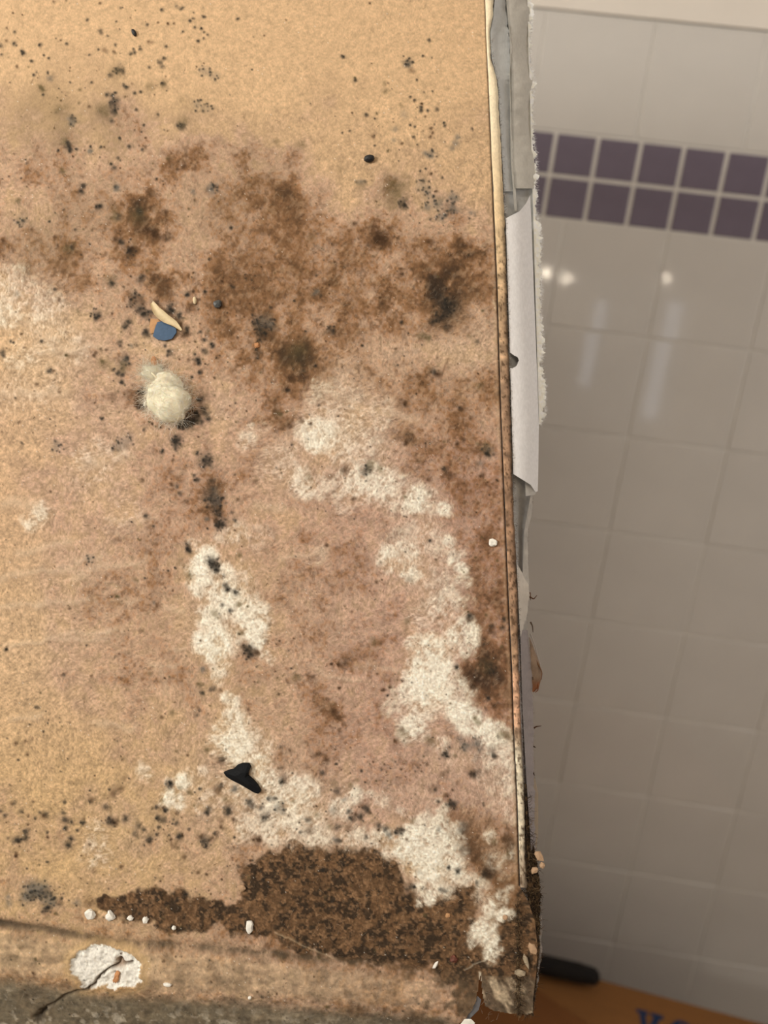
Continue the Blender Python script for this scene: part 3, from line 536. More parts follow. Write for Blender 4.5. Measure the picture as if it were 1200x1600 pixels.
def paint(PX, PY):
    wx = PX + 26 * (fbm(PX, PY, 60, 3, 1) - .5) + 9 * (fbm(PX, PY, 14, 2, 5) - .5)
    wy = PY + 26 * (fbm(PX, PY, 60, 3, 21) - .5) + 9 * (fbm(PX, PY, 14, 2, 25) - .5)
    n_big = fbm(PX, PY, 55, 4, 31); n_mid = fbm(PX, PY, 20, 4, 41); n_sm = fbm(PX, PY, 6, 3, 51); n_gr = fbm(PX, PY, 2.6, 2, 61)
    ux = PX + 10 * (n_mid - .5) + 22 * (n_big - .5); uy = PY - 10 * (n_mid - .5) + 22 * (fbm(PX, PY, 70, 2, 75) - .5)
    fibs = []
    for an, sd in ((0.85, 81), (0.35, 84), (1.35, 87)):
        ca, sa = math.cos(an), math.sin(an)
        fibs.append(fbm((ux * ca - uy * sa) / 6.0, (ux * sa + uy * ca) / 1.6, 1.0, 2, sd))
    mk = sst(.42, .58, fbm(PX, PY, 90, 2, 71)); mk2 = sst(.50, .62, fbm(PX, PY, 70, 2, 73))
    fib = (fibs[0] * (1 - mk) + fibs[2] * mk) * (1 - mk2) + fibs[1] * mk2
    fib = np.clip((fib - .5) * 2.2, -1, 1)
    B = gridmap(BM, wx, wy)
    B = B + (n_big - .5) * 2.6 * sst(0.2, 2, B) + (n_mid - .5) * 3.4 * sst(0.2, 2.5, B) + (n_sm - .5) * 3.2 * sst(0.3, 3, B) + (n_gr - .5) * 2.0 * sst(0.3, 3, B) + 0.28 * fib
    for (x, y, r, s) in BROWN:
        m = (np.abs(PX - x) < r * 1.6) & (np.abs(PY - y) < r * 1.6)
        d = np.hypot(wx[m] - x, wy[m] - y) / r
        B[m] += 3.4 * s * np.exp(-(d * 1.2) ** 2) * np.clip(0.1 + 0.9 * n_sm[m] + 1.6 * (n_mid[m] - .35), 0, 2)
    stops = [-2, 0, 1, 2, 3, 4, 5, 6, 7.5, 10]
    pal = np.array([(216,180,136),(212,174,130),(200,164,123),(192,157,121),(192,156,125),(172,134,102),(144,106,73),(118,85,56),(88,64,43),(58,44,32)], float)
    col = np.stack([np.interp(B, stops, pal[:, k]) for k in range(3)], -1)
    # pinker in the middle, yellower to the lower left
    pink = sst(380, 620, PX) * sst(600, 760, PY) * (1 - sst(1250, 1350, PY)) + 0.35 * sst(560, 640, PY) * (1 - sst(800, 950, PY)) * (1 - sst(380, 620, PX))
    col = col * (1 + pink[:, None] * np.array([0.0, -0.012, 0.035]))
    yel = (1 - sst(150, 420, PX)) * sst(1050, 1300, PY)
    col = col * (1 + yel[:, None] * np.array([0.0, 0.0, -0.05]))
    # pale film
    P = np.zeros_like(PX)
    for (x, y, r, s) in PALE:
        m = (np.abs(PX - x) < r * 1.5) & (np.abs(PY - y) < r * 1.5)
        d = np.hypot(wx[m] - x, wy[m] - y) / r
        P[m] = np.maximum(P[m], s * np.exp(-(d * 1.2) ** 2))
    P = np.clip(P * (0.5 + n_mid + 0.6 * fib), 0, 1)
    col = col * (1 - P[:, None] * .8) + np.array([208, 184, 156.]) * P[:, None] * .8
    qt = 0.5 + 0.5 * sst(80, 350, PY)
    col = col * (1 + qt * (0.13 * fib + 0.30 * (n_sm - .5) + 0.30 * (n_gr - .5)))[:, None]
    mic = (sst(.56, .70, fbm(PX, PY, 5, 2, 65)) * sst(1.5, 4.5, B) * .30)[:, None]
    col = col * (1 - mic) + np.array([70, 50, 34.]) * mic
    flk = (sst(.58, .72, fbm(PX * .8 + PY * .6, (PY * .8 - PX * .6) * .5, 4.5, 2, 67)) * sst(1.5, 4, B) * .22)[:, None]
    col = col * (1 - flk) + np.array([214, 184, 148.]) * flk
    rgh = 0.45 + 0.55 * sst(200, 500, PY)
    H = rgh * (0.085 * fib + 0.16 * (n_sm - .5) + 0.10 * (n_gr - .5)) + 0.28 * (n_mid - .5)
    # white growth
    Wf = np.zeros_like(PX)
    for (x, y, r, s) in WHITE:
        m = (np.abs(PX - x) < r * 1.9) & (np.abs(PY - y) < r * 1.9)
        d = np.hypot(wx[m] - x, wy[m] - y) / (r * 1.18)
        Wf[m] = np.maximum(Wf[m], s * np.clip(1.2 - d * d * 0.76, 0, 1))
    Wn = Wf + (n_mid - .5) * .8 + (n_sm - .5) * 1.0 + fib * .28
    W = sst(0.12, 1.05, Wn) * sst(0.0, 0.45, Wf)
    W = np.clip(W * (0.80 + 0.4 * (n_gr - .3)), 0, 1) * np.clip(0.12 + 0.95 * Wf, 0, 1)
    wc = np.array([248, 237, 210.]) * (1 + 0.10 * (n_mid - .5) + 0.2 * (n_gr - .5))[:, None]
    col = col * (1 - W[:, None]) + wc * W[:, None]
    H += W * (0.14 + 0.32 * (n_sm - .35) + 0.24 * (n_gr - .5))
    # coffee-brown crust
    Zf = np.zeros_like(PX)
    for (x, y, r) in ZONE:
        m = (np.abs(PX - x) < r * 1.9) & (np.abs(PY - y) < r * 1.9)
        d = np.hypot(wx[m] - x, wy[m] - y) / r
        Zf[m] = np.maximum(Zf[m], np.clip(1.5 - d, 0, 1))
    Z = sst(0.30, 0.62, Zf + (n_sm - .5) * .35) * (1 - W * .97)
    sp = fbm(PX, PY, 9, 3, 91); sp2 = fbm(PX, PY, 5, 2, 101)
    zc = np.array([104, 77, 52.]) * (1 + 0.5 * (n_mid - .5))[:, None]
    dk = sst(.50, .62, sp)[:, None]; lt = sst(.58, .70, sp2)[:, None]
    zc = zc * (1 - .75 * dk) + np.array([50, 40, 30.]) * .75 * dk
    zc = zc * (1 - .6 * lt) + np.array([150, 114, 80.]) * .6 * lt
    zc = zc * (1 + .5 * (n_gr - .5))[:, None]
    rim = np.exp(-((Zf - .46) / .16) ** 2)[:, None] * .35
    zc = zc * (1 - rim) + np.array([58, 46, 33.]) * rim
    col = col * (1 - Z[:, None]) + zc * Z[:, None]
    H += Z * (0.5 * (sp - .5) + 0.35 * (sp2 - .5))
    # folds under the crust: groove, rolled band, olive-grey lower roll
    g1 = np.interp(PX, [-700, 0, 130, 200, 300, 420, 500, 620, 760, 840], [1400, 1446, 1464, 1475, 1481, 1490, 1500, 1512, 1528, 1535]) + 6 * (fbm(PX, PY * 0, 30, 3, 111) - .5)
    g2 = np.interp(PX, [-700, 0, 150, 300, 400, 740, 840], [1500, 1532, 1556, 1566, 1572, 1596, 1606]) + 10 * (fbm(PX, PY * 0, 40, 3, 121) - .5)
    dg = PY - g1
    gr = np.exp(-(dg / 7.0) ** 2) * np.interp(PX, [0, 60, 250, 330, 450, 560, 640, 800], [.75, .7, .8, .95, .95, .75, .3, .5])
    gcol = np.array([78, 66, 50.])  # the fold's shadow line painted into the groove together with its stain
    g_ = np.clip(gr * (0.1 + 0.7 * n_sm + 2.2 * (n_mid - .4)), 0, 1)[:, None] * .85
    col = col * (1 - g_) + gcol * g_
    dg2 = sst(-16, 16, PY - g2 + 14 * (n_sm - .5)) * (1 - sst(690, 730, PX))
    oc = np.array([112, 102, 82.]) * (1 + 0.6 * (n_mid - .5))[:, None]
    wsp = sst(.55, .70, fbm(PX, PY, 11, 3, 131))[:, None] * sst(0, 40, PY - g2)[:, None] * (1 - sst(560, 640, PX))[:, None]
    oc = oc * (1 - .6 * wsp) + np.array([196, 186, 164.]) * .6 * wsp
    o_ = dg2[:, None] * .85
    col = col * (1 - o_) + oc * o_
    band = sst(4, 22, dg) * (1 - sst(-30, -6, PY - g2))
    bc = np.array([186, 158, 122.]) * (1 + 0.35 * (n_mid - .5))[:, None]
    b_ = (band * np.interp(PX, [0, 60, 500, 640, 720], [.65, .6, .6, .35, 0]))[:, None]
    col = col * (1 - b_) + bc * b_
    H += -0.8 * (0.4 + n_mid) * np.exp(-(dg / 9.0) ** 2) * (1 - 0.5 * sst(600, 760, PX))
    hz = fbm(PX / 4.5, PY, 11, 4, 133); hz2 = fbm(PX, PY, 7, 3, 137)
    lowm = sst(2, 16, dg)
    col = col * (1 + lowm * (0.40 * (hz - .5) + 0.4 * (hz2 - .5)))[:, None]
    dkp = lowm * (0.25 + .6 * sst(600, 680, PX)) * sst(.50 - .12 * sst(590, 680, PX), .66 - .08 * sst(590, 680, PX), fbm(PX, PY, 22, 4, 139)) 
    col = col * (1 - dkp[:, None]) + np.array([92, 74, 54.]) * (1 + .6 * (hz2 - .5))[:, None] * dkp[:, None]
    roll = np.clip(dg, 0, 400)
    H += 0.9 * np.sin(np.clip(roll / 90.0, 0, 1) * math.pi) - 7.0 * sst(50, 200, roll)
    H += 0.5 * (fbm(PX, PY, 30, 3, 141) - .5) * sst(0, 20, dg)
    # paper peeled off the gypsum, with a crack
    poly = np.array([(112,1497),(124,1486),(150,1476),(186,1482),(206,1490),(223,1505),(218,1522),(223,1531),(208,1541),(186,1543),(180,1549),(168,1541),(166,1536),(160,1537),(140,1546),(128,1548),(126,1530),(124,1525),(113,1520)], float)
    m = (PX > 60) & (PX < 270) & (PY > 1440) & (PY < 1590)
    qx = PX[m] + 8 * (n_sm[m] - .5) + 4 * (n_gr[m] - .5); qy = PY[m] + 8 * (n_mid[m] - .5) + 4 * (n_gr[m] - .5)
    ins = np.zeros(m.sum(), bool); dist = np.full(m.sum(), 1e9)
    for i in range(len(poly)):
        (x1, y1), (x2, y2) = poly[i], poly[(i + 1) % len(poly)]
        c = (y1 > qy) != (y2 > qy)
        with np.errstate(divide='ignore', invalid='ignore'):
            ins ^= c & (qx < (x2 - x1) * (qy - y1) / (y2 - y1 + 1e-12) + x1)
        t = np.clip(((qx - x1) * (x2 - x1) + (qy - y1) * (y2 - y1)) / ((x2 - x1) ** 2 + (y2 - y1) ** 2), 0, 1)
        dist = np.minimum(dist, np.hypot(qx - x1 - t * (x2 - x1), qy - y1 - t * (y2 - y1)))
    sd = np.where(ins, dist, -dist)
    a = sst(-0.8, 0.8, sd)
    gy = np.array([236, 226, 206.]) * (1 + 0.25 * (n_gr[m] - .5) + .12 * (n_mid[m] - .5))[:, None]
    col[m] = col[m] * (1 - a[:, None]) + gy * a[:, None]
    H[m] += -0.7 * sst(-1, 5, sd) + 0.35 * np.exp(-((sd + 3) / 2.5) ** 2) + a * (0.9 * (n_sm[m] - .5) + .8 * (n_mid[m] - .5))
    halo = np.exp(-((sd + 6) / 7) ** 2) * (1 - a) * .5
    col[m] = col[m] * (1 - halo[:, None]) + np.array([196, 160, 108.]) * halo[:, None]
    def line(pts, w, c, s, hd, jit=3):
        nonlocal col, H
        pts = np.array(pts, float)
        m = (PX > pts[:, 0].min() - 12) & (PX < pts[:, 0].max() + 12) & (PY > pts[:, 1].min() - 12) & (PY < pts[:, 1].max() + 12)
        qx = PX[m] + jit * (n_sm[m] - .5) * 2; qy = PY[m] + jit * (n_mid[m] - .5) * 2
        dist = np.full(m.sum(), 1e9)
        for (x1, y1), (x2, y2) in zip(pts[:-1], pts[1:]):
            t = np.clip(((qx - x1) * (x2 - x1) + (qy - y1) * (y2 - y1)) / ((x2 - x1) ** 2 + (y2 - y1) ** 2), 0, 1)
            dist = np.minimum(dist, np.hypot(qx - x1 - t * (x2 - x1), qy - y1 - t * (y2 - y1)))
        e = np.exp(-(dist / w) ** 2)
        H[m] += hd * e
        if c is not None:
            k = (e * s)[:, None]; col[m] = col[m] * (1 - k) + np.array(c, float) * k
    line([(206,1503),(196,1505),(188,1498),(184,1508),(172,1513),(160,1522),(150,1532),(143,1541),(136,1547)], 2.0, (74,58,42), .85, -1.6)  # shadow inside the crack painted dark as well as carved
    line([(186,1500),(192,1506),(182,1508)], 4.5, (140,110,84), .7, -1.2)
    line([(136,1547),(118,1553),(100,1560),(84,1570),(66,1582),(52,1602)], 2.2, (66,54,40), .75, -0.9)
    line([(58,1590),(48,1604)], 6, (50,42,32), .8, -1.6)
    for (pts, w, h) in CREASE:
        if h: line(pts, w * 1.5, (222, 194, 160), .34, h * .5, 9); line([(x + 1, y + w * 1.5) for x, y in pts], w * .8, (150, 118, 88), .16, -h * .15, 9)  # pale crest and darker underside: highlight and shade painted on each wrinkle
    line([(700,560),(690,585),(680,583)], 2, (96,70,48), .5, 0)
    for pts in ([(670,430+0),(690,520)],): pass
    # edge of the lifted pale patch near the lap
    line([(770,470),(776,486)], 1.5, (206,178,140), .7, .4)
    for pts in ([(0,1444),(60,1450),(120,1462)],): line(pts, 6, (70,58,44), .5, -.4)
    line([(728,1515),(740,1506),(760,1500)], 1.2, (190,176,150), .6, .3)
    line([(430,1457),(520,1498)], 1.6, (196,170,132), .5, .2)
    # slit of the hanging corner
    line([(750,1520),(752,1545)], 2, (222,208,180), .9, .2, 1)
    # spots of mould, and the fluff ball's shadow painted as black spots
    kc = {'k': np.array([42, 38, 32.]), 'o': np.array([92, 78, 50.]), 'g': np.array([94, 92, 84.]), 'b': np.array([64, 44, 28.])}
    def spot(x, y, r, s, kind, bump, soft=1.0):
        R = r * 2.6
        j0, j1 = np.searchsorted(ay, [y - R, y + R])
        i0, i1 = np.searchsorted(ax, [x - R - 8, x + R + 8])
        if j1 <= j0 or i1 <= i0: return
        idx = (np.arange(j0, j1)[:, None] * NX + np.arange(i0, i1)[None, :]).ravel()
        px = PX[idx]; py = PY[idx]
        am = min(r * .75, 6)
        dx = px - x + am * (n_sm[idx] - .5) * 2.2 + am * .5 * (n_gr[idx] - .5); dy = py - y + am * (n_mid[idx] - .5) * 2.2 + am * .5 * (n_gr[idx] - .5)
        d = np.hypot(dx, dy) / r
        e = np.exp(-d ** 2.2 * 1.1)
        k = np.clip(e * s * (0.7 + 0.75 * n_gr[idx]) , 0, 1)[:, None]
        col[idx] = col[idx] * (1 - k) + kc[kind] * k
        H[idx] += bump * e
    rs = np.random.RandomState(5)
    n = 0
    while n < 7600:
        x = rs.uniform(-10, 800); y = rs.uniform(-10, 1610); n += 1
        K = gridmap(KM, np.array([x]), np.array([y]), 100.0)[0]
        cl = vnoise(np.array([x / 28.]), np.array([y / 28.]), 151)[0]
        if rs.rand() > (K / 9.0) ** 1.4 * (0.25 + 1.5 * max(0, cl - .35)): continue
        r = 0.9 + rs.exponential(0.6)
        spot(x, y, min(r, 3.4), rs.uniform(.35, .95), 'kkbbo'[rs.randint(5)], 0.10)
    for (x, y, r, s, k) in SPOTS:
        if r > 6 and k in 'kg':
            for q in range(int(r * .9)):                      # black growth and the ball's painted shadow break up into granules
                a = rs.uniform(0, 6.28); d = r * 1.25 * math.sqrt(rs.rand())
                spot(x + d * math.cos(a), y + d * math.sin(a), rs.uniform(1.1, 2.3), rs.uniform(.4, .95), 'k', 0.18)
        spot(x, y, r, s * (0.92 if r < 6 else 0.8), k, 0.22 if k in 'kb' else 0.08)
    for q in range(900):                                        # glints of tiny crystals, painted as pale dots
        x = rs.uniform(0, 800); y = rs.uniform(0, 1600)
        if vnoise(np.array([x / 60.]), np.array([y / 60.]), 161)[0] < .45: continue
        R = 2; j = np.searchsorted(ay, y); i = np.searchsorted(ax, x)
        if 0 < j < NY and 0 < i < NX:
            col[j * NX + i] = col[j * NX + i] * .35 + np.array([250, 240, 220.]) * .65; H[j * NX + i] += .15
    # dark seam where the paper meets the lap
    de = x_line(PY) - PX
    e = np.exp(-(de / 1.6) ** 2) * (PY < 1385) * np.interp(PY, [0, 200, 350], [.45, .5, .85])
    col = col * (1 - e[:, None]) + np.array([52, 38, 26.]) * e[:, None]
    H -= .5 * e
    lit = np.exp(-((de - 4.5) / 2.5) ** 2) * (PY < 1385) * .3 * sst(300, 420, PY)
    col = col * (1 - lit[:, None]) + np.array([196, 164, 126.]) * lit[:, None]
    H += .25 * lit
    # the hanging corner: grey and cream streaks
    t = (PX > 752) & (PY > 1525)
    st = fbm(PX[t] - .6 * PY[t], PY[t] * .5, 14, 3, 171)[:, None]
    cor = (sst(1518, 1540, PY[t] + 14 * (n_sm[t] - .5)) * .85)[:, None]
    tc_ = (np.array([96, 80, 62.]) * (1 - sst(.40, .66, st)) + np.array([186, 164, 132.]) * sst(.40, .66, st)) * (1 + .5 * (n_sm[t] - .5) + .4 * (n_gr[t] - .5))[:, None]
    col[t] = col[t] * (1 - cor) + tc_ * cor
    H[t] += -1.2 * sst(1525, 1590, PY[t])
    return col, H
COLS, HH = paint(PX, PY)
P0 = L(PX, PY, 0.0)
P0[:, 2] += HH * 1e-3
lin = s2l(np.clip(COLS, 8, 252)) / TINT * 0.97
idx = np.arange(NX * NY).reshape(NY, NX)
quads = np.stack([idx[:-1, :-1], idx[1:, :-1], idx[1:, 1:], idx[:-1, 1:]], -1).reshape(-1, 4)
cxq = PX[quads].mean(1); cyq = PY[quads].mean(1)
jag = 5 * (fbm(cxq, cyq, 10, 3, 181) - .5)
quads = quads[cyq + jag < np.interp(cxq, BOT_X, BOT_Y)]

M_FACE = mat_stain('mouldy_back_paper', bump=0.35)
board = empty('drywall_sheet', BOARD_M)
tag(board, 'mouldy sheet of drywall with stained brown backing paper and torn white edge', 'drywall')
def bpart(name, v, f, mat, smooth=True, cols=None, parent=None, label=None, kind=None):
    o = mesh_obj(name, v, f, mat, None, smooth, cols)
    o.parent = parent if parent is not None else board
    if label: o['label'] = label
    if kind: o['kind'] = kind
    return o
PAPER = bpart('backing_paper', P0, quads, M_FACE, True, np.clip(lin, 0, .95), label='tan backing paper blotched with brown, black and white mould')

# ------------------------------------------------------------------ lap strip, torn edge and core
def grid_faces(nr, nc):
    i = np.arange(nr * nc).reshape(nr, nc)
    return np.stack([i[:-1, :-1], i[1:, :-1], i[1:, 1:], i[:-1, 1:]], -1).reshape(-1, 4)
XS_Y = [-900,0,30,50,90,130,250,330,430,530,600,740,850,950,1050,1150,1250,1330,1385,1400,1600]
XS_X = [742,772,769,765,767,777,784,788,791,794,796,800,805,809,811,815,819,821,823,826,836]
def x_strip(y): return np.interp(y, XS_Y, XS_X)
def noise1(y, s, seed, o=3): return fbm(np.asarray(y, float), np.asarray(y, float) * 0 + 3.3, s, o, seed) - .5

ys = np.concatenate([np.linspace(-880, -20, 40), np.arange(-18, 1388, 1.6)])
nc = 9
YY = np.repeat(ys[:, None], nc, 1); tt = np.linspace(0, 1, nc)[None, :]
xa = x_line(YY) + 0.6 + 3 * noise1(YY, 60, 201) * (YY < 300); xb = x_strip(YY) + 3.0 * noise1(YY, 12, 205)
XX = xa + (xb - xa) * tt
hh = 0.15 + 0.55 * np.sin(np.clip(tt * 1.15, 0, 1) * math.pi) ** .6 - 1.2 * sst(.8, 1, tt) + 0.15 * (fbm(XX, YY, 5, 2, 211) - .5)
V = L(XX.ravel(), YY.ravel(), hh.ravel())
cream = np.array([242, 220, 180.]); tanb = np.array([178, 140, 98.]); brn = np.array([140, 104, 72.]); pal2 = np.array([206, 190, 160.])
kx = YY.ravel()
lc = np.stack([np.interp(kx, [-900, 180, 330, 480, 620, 800, 1000, 1040, 1060, 1130, 1150, 1180, 1300, 1385], [c[k] for c in (cream, cream, (222,190,144), (184,150,112), (166,132,102), (150,116,88), (160,126,96), (168,132,100), (206,158,122), (200,156,122), (150,124,98), pal2, pal2, (170,146,118))]) for k in range(3)], -1)
mo = fbm(XX.ravel(), YY.ravel(), 9, 3, 221); lc = lc * (1 + (.30 * sst(250, 420, kx) + .05) * (mo - .5) * 2)[:, None]
fx = sst(.62, .72, fbm(XX.ravel() * 2, YY.ravel(), 5, 2, 225)) * sst(300, 450, kx) * .6
lc = lc * (1 - fx[:, None]) + np.array([70, 50, 32.]) * fx[:, None]
eg = sst(.75, 1, np.repeat(tt, len(ys), 0).ravel()) * .6 * sst(250, 450, kx)
lc = lc * (1 - eg[:, None]) + np.array([70, 54, 38.]) * eg[:, None]
bpart('paper_lap', V, grid_faces(len(ys), nc), mat_stain('lap_paper', .25), True, np.clip(s2l(lc) / TINT, 0, .92), label='narrow folded strip, cream at the top and brown below')

# gypsum core behind the papers
def prism(poly, h0, h1):
    n = len(poly); P = np.array(poly, float)
    a = L(P[:, 0], P[:, 1], 0.0); b = a.copy(); a[:, 2] = h0 * 1e-3; b[:, 2] = h1 * 1e-3
    return np.vstack([a, b]), [tuple(range(n)), tuple(range(2 * n - 1, n - 1, -1))] + [(i, n + i, n + (i + 1) % n, (i + 1) % n) for i in range(n)]
right = [(float(x_strip(y)) - 7, y) for y in list(range(-800, 1400, 50))]
poly = [(-2690, -680), (-2690, 1540)] + [(-1000, 1550), (-300, 1575), (0, 1580), (300, 1586), (600, 1588), (690, 1580), (715, 1560), (730, 1530), (760, 1500), (800, 1500), (818, 1480), (820, 1420)] + right[::-1]
poly = [(x, y) for x, y in poly if y >= -680]
M_GYP = mat_plain('gypsum', (214, 212, 208), 0.95, 0.12, 300, 0.6, 900, 0.0004)
v, f = prism(poly, -9.0, -12.0); bpart('gypsum_core', v, f, M_GYP, False)
v, f = prism([(x - 1 if x > 700 else x, min(y, 1440)) for x, y in poly if y < 1441 or x < 700], -1.8, -9.0); bpart('gypsum_core', v, f, M_GYP, False)

def loft(name, y0, y1, fa, fb, ha, hb, colf, mat, nc=14, step=1.6, bulge=0.0, rough=0.3, mask=None, ragged=None, label=None, endtop=None, endbot=None, seed=300, powt=1.0):
    """ribbon of paper between two outlines, fa (near) and fb (far), at heights ha and hb below the sheet"""
    ys = np.arange(y0, y1, step); nr = len(ys)
    tt = np.repeat(np.linspace(0, 1, nc)[None, :], nr, 0); YY = np.repeat(ys[:, None], nc, 1)
    if endtop is not None:
        s = (YY - y0) / (y1 - y0); YY = endtop(tt) + s * (endbot(tt) - endtop(tt))
    A = fa(YY); Bx = fb(YY)
    XX = A + (Bx - A) * tt
    if ragged: XX = XX + ragged * noise1(YY, 6, seed, 4) * tt ** 3 * 2
    h = ha + (hb - ha) * tt ** powt + bulge * np.sin(tt * math.pi) + rough * (fbm(XX, YY, 14, 3, seed + 7) - .5)
    V = L(XX.ravel(), YY.ravel(), h.ravel())
    fc = grid_faces(nr, nc)
    if mask is not None:
        k = ~mask(XX.ravel(), YY.ravel())
        fc = fc[k[fc].all(1)]
    c = colf(XX.ravel(), YY.ravel(), tt.ravel())
    return bpart(name, V, fc, mat, True, np.clip(s2l(np.clip(c, 5, 250)) / np.array([1, .97, .92]), 0, .92), label=label)
M_EDGE = mat_stain('edge_paper', .22, 1500, .0002, grain=.05)
def ip(ys, xs): return lambda y: np.interp(y, ys, xs)
OUT_Y = [-900,0,30,60,100,130,160,200,240,270,330,360,385,410,450,480,540,570,610,650,662,680,760,780,820,870,910,940,970,1000,1020,1060,1100,1150,1250,1320,1400,1480,1530,1590]
OUT_X = [800,829,832,828,829,836,832,832,837,839,838,845,846,843,847,844,850,846,853,852,846,840,838,833,826,825,826,826,823,825,830,833,834,835,835,838,842,842,838,832]
x_out = ip(OUT_Y, OUT_X)
def edge_col(px, py, t):
    n = fbm(px, py, 16, 4, 401)
    base = np.stack([np.interp(py, [0, 300, 760, 850, 1000, 1200, 1600], [c[k] for c in ((190,188,182),(194,192,186),(166,160,150),(164,158,150),(160,150,144),(156,146,142),(156,146,138))]) for k in range(3)], -1)
    base = base * (1 + .22 * (n - .5))[:, None]
    d = np.exp(-(t / .10) ** 2) * sst(.35, .6, fbm(px, py, 7, 3, 405)) * np.interp(py, [0, 100, 300, 1150, 1200], [.5, .7, .7, .6, 1])
    return base * (1 - d[:, None]) + np.array([66, 54, 44.]) * d[:, None]
loft('edge_paper', -880, 1560, lambda y: x_strip(y) - 2.5, lambda y: x_out(y) - 5, -1.4, -11.5, edge_col, M_EDGE, nc=18, bulge=-1.2, rough=1.2, seed=310, label='greyish torn paper along the edge')
# blue-grey bare strip beside the lap (top)
loft('edge_layer', -880, 300, lambda y: x_strip(y) + 1.0, ip([-900, 0, 70, 150, 300], [762, 789, 797, 797, 803]), -1.6, -5.0,
     lambda x, y, t: np.array([196, 196, 192.]) * (1 + .12 * (fbm(x, y, 20, 3, 411) - .5))[:, None], M_EDGE, 8, rough=.5, ragged=3, seed=320)
loft('edge_layer', -880, 296, ip([-900, 0, 70, 100, 250, 300], [763, 791, 797, 799, 800, 806]), lambda y: x_out(y) - 3, -3.8, -10.5,
     lambda x, y, t: np.array([196, 190, 178.]) * (1 + .10 * (fbm(x, y, 30, 3, 421) - .5) - .12 * (t < .12))[:, None], M_EDGE, 16, rough=.8, bulge=.8, seed=330, label='wide pale grey paper layer')
loft('edge_layer', 40, 330, ip([40, 75, 120, 250, 330], [795, 797, 796, 798, 804]), ip([40, 75, 120, 250, 330], [796.5, 801, 799, 803, 808]), -3.2, -4.4,
     lambda x, y, t: np.array([206, 202, 190.]) + 0 * x[:, None], M_EDGE, 5, rough=.3, seed=335)
# cream torn fringe behind
def cream_col(x, y, t): return np.array([252, 246, 230.]) * (1 + .14 * (fbm(x, y, 4, 2, 431) - .5))[:, None]
FRINGE = loft('torn_fringe', -880, 664, lambda y: np.interp(y, [-900, 0, 300, 330, 650], [796, 824, 832, 833, 842]), lambda y: x_out(y) + 4 * noise1(y, 9, 441), -9.6, -11.0, cream_col, M_EDGE, 8, 1.0, rough=.6, ragged=8, seed=340, label='cream fuzzy torn paper edge')
# smooth white tape wrapped over the edge
def tape_mask(x, y):
    hole = np.array([(793,549),(799,553),(803,556),(808,558),(810,563),(807,570),(801,575),(793,574)], float)
    ins = np.zeros(len(x), bool)
    for i in range(len(hole)):
        (x1, y1), (x2, y2) = hole[i], hole[(i + 1) % len(hole)]
        ins ^= ((y1 > y) != (y2 > y)) & (x < (x2 - x1) * (y - y1) / (y2 - y1 + 1e-9) + x1)
    return ins
loft('paper_tape', 335, 760, lambda y: x_strip(y) + 2.0, ip([300, 335, 450, 600, 665, 740, 775], [828, 830, 834, 840, 842, 841, 840]), -1.0, -8.5,
     lambda x, y, t: np.array([236, 232, 228.]) * (1 + .03 * (fbm(x * 2, y, 5, 2, 451) - .5))[:, None], M_EDGE, 40, 1.1, bulge=1.6, rough=.25, mask=tape_mask, seed=350,
     endtop=lambda t: np.interp(t, [0, .1, .3, .55, .8, 1], [341, 339, 335, 330, 319, 305]), endbot=lambda t: np.interp(t, [0, .2, .45, .7, .9, 1], [741, 746, 752, 758, 769, 768]), label='smooth white paper tape with a small torn hole')
loft('paper_tape', 756, 780, ip([740, 790], [820, 822]), ip([740, 770, 780], [840, 838, 831]), -5.5, -9.5, lambda x, y, t: np.array([206, 200, 190.]) + 0 * x[:, None], M_EDGE, 10, 1.1, rough=.3, seed=352,
     endtop=lambda t: 752 + 8 * t, endbot=lambda t: 776 - 2 * t)
# thin lower layers and scraps
loft('edge_layer', 775, 985, ip([775, 830, 880, 985], [829, 819, 817, 815]), ip([775, 800, 830, 880, 920, 985], [833, 831, 825, 825, 827, 822]), -6.5, -10.0,
     lambda x, y, t: np.array([188, 180, 168.]) * (1 + .2 * (fbm(x * 2, y, 12, 3, 461) - .5))[:, None], M_EDGE, 7, ragged=2, seed=360)
loft('paper_scrap', 880, 995, ip([880, 900, 960, 995], [807, 808, 811, 813]), ip([880, 900, 915, 930, 960, 995], [808, 818, 826, 827, 823, 815]), -2.0, -6.5,
     lambda x, y, t: np.array([206, 196, 182.]) * (1 + .08 * (fbm(x, y, 12, 3, 471) - .5))[:, None], M_EDGE, 12, 1.2, rough=.5, ragged=2, seed=370, label='off-white scrap of paper')
loft('edge_layer', 985, 1330, ip([985, 1100, 1210, 1330], [813, 816, 822, 830]), ip([985, 1020, 1100, 1200, 1330], [824, 829, 833, 834, 837]), -4.0, -9.0,
     lambda x, y, t: np.array([152, 142, 138.]) * (1 + .12 * (fbm(x, y, 18, 3, 481) - .5))[:, None], M_EDGE, 10, ragged=2.5, rough=.6, seed=380)
loft('curled_flap', 996, 1082, ip([996, 1082], [827, 832]), ip([996, 1012, 1030, 1046, 1060, 1074, 1082], [828, 834, 841, 846, 846, 842, 834]), -9.0, -9.8,
     lambda x, y, t: (np.array([150, 128, 108.]) * (1 - sst(1055, 1075, y))[:, None] + np.array([132, 88, 60.]) * sst(1055, 1075, y)[:, None]) * (1 + .3 * (fbm(x, y, 8, 3, 483) - .5))[:, None], M_EDGE, 8, 1.2, rough=.6, bulge=.8, seed=382, label='small curled brownish paper flap')
loft('edge_layer', 1215, 1330, ip([1215, 1330], [833, 836]), ip([1215, 1240, 1300, 1330], [836, 841, 841, 838]), -9.5, -11.0, lambda x, y, t: np.array([158, 142, 122.]) + 0 * x[:, None], M_EDGE, 5, seed=384)
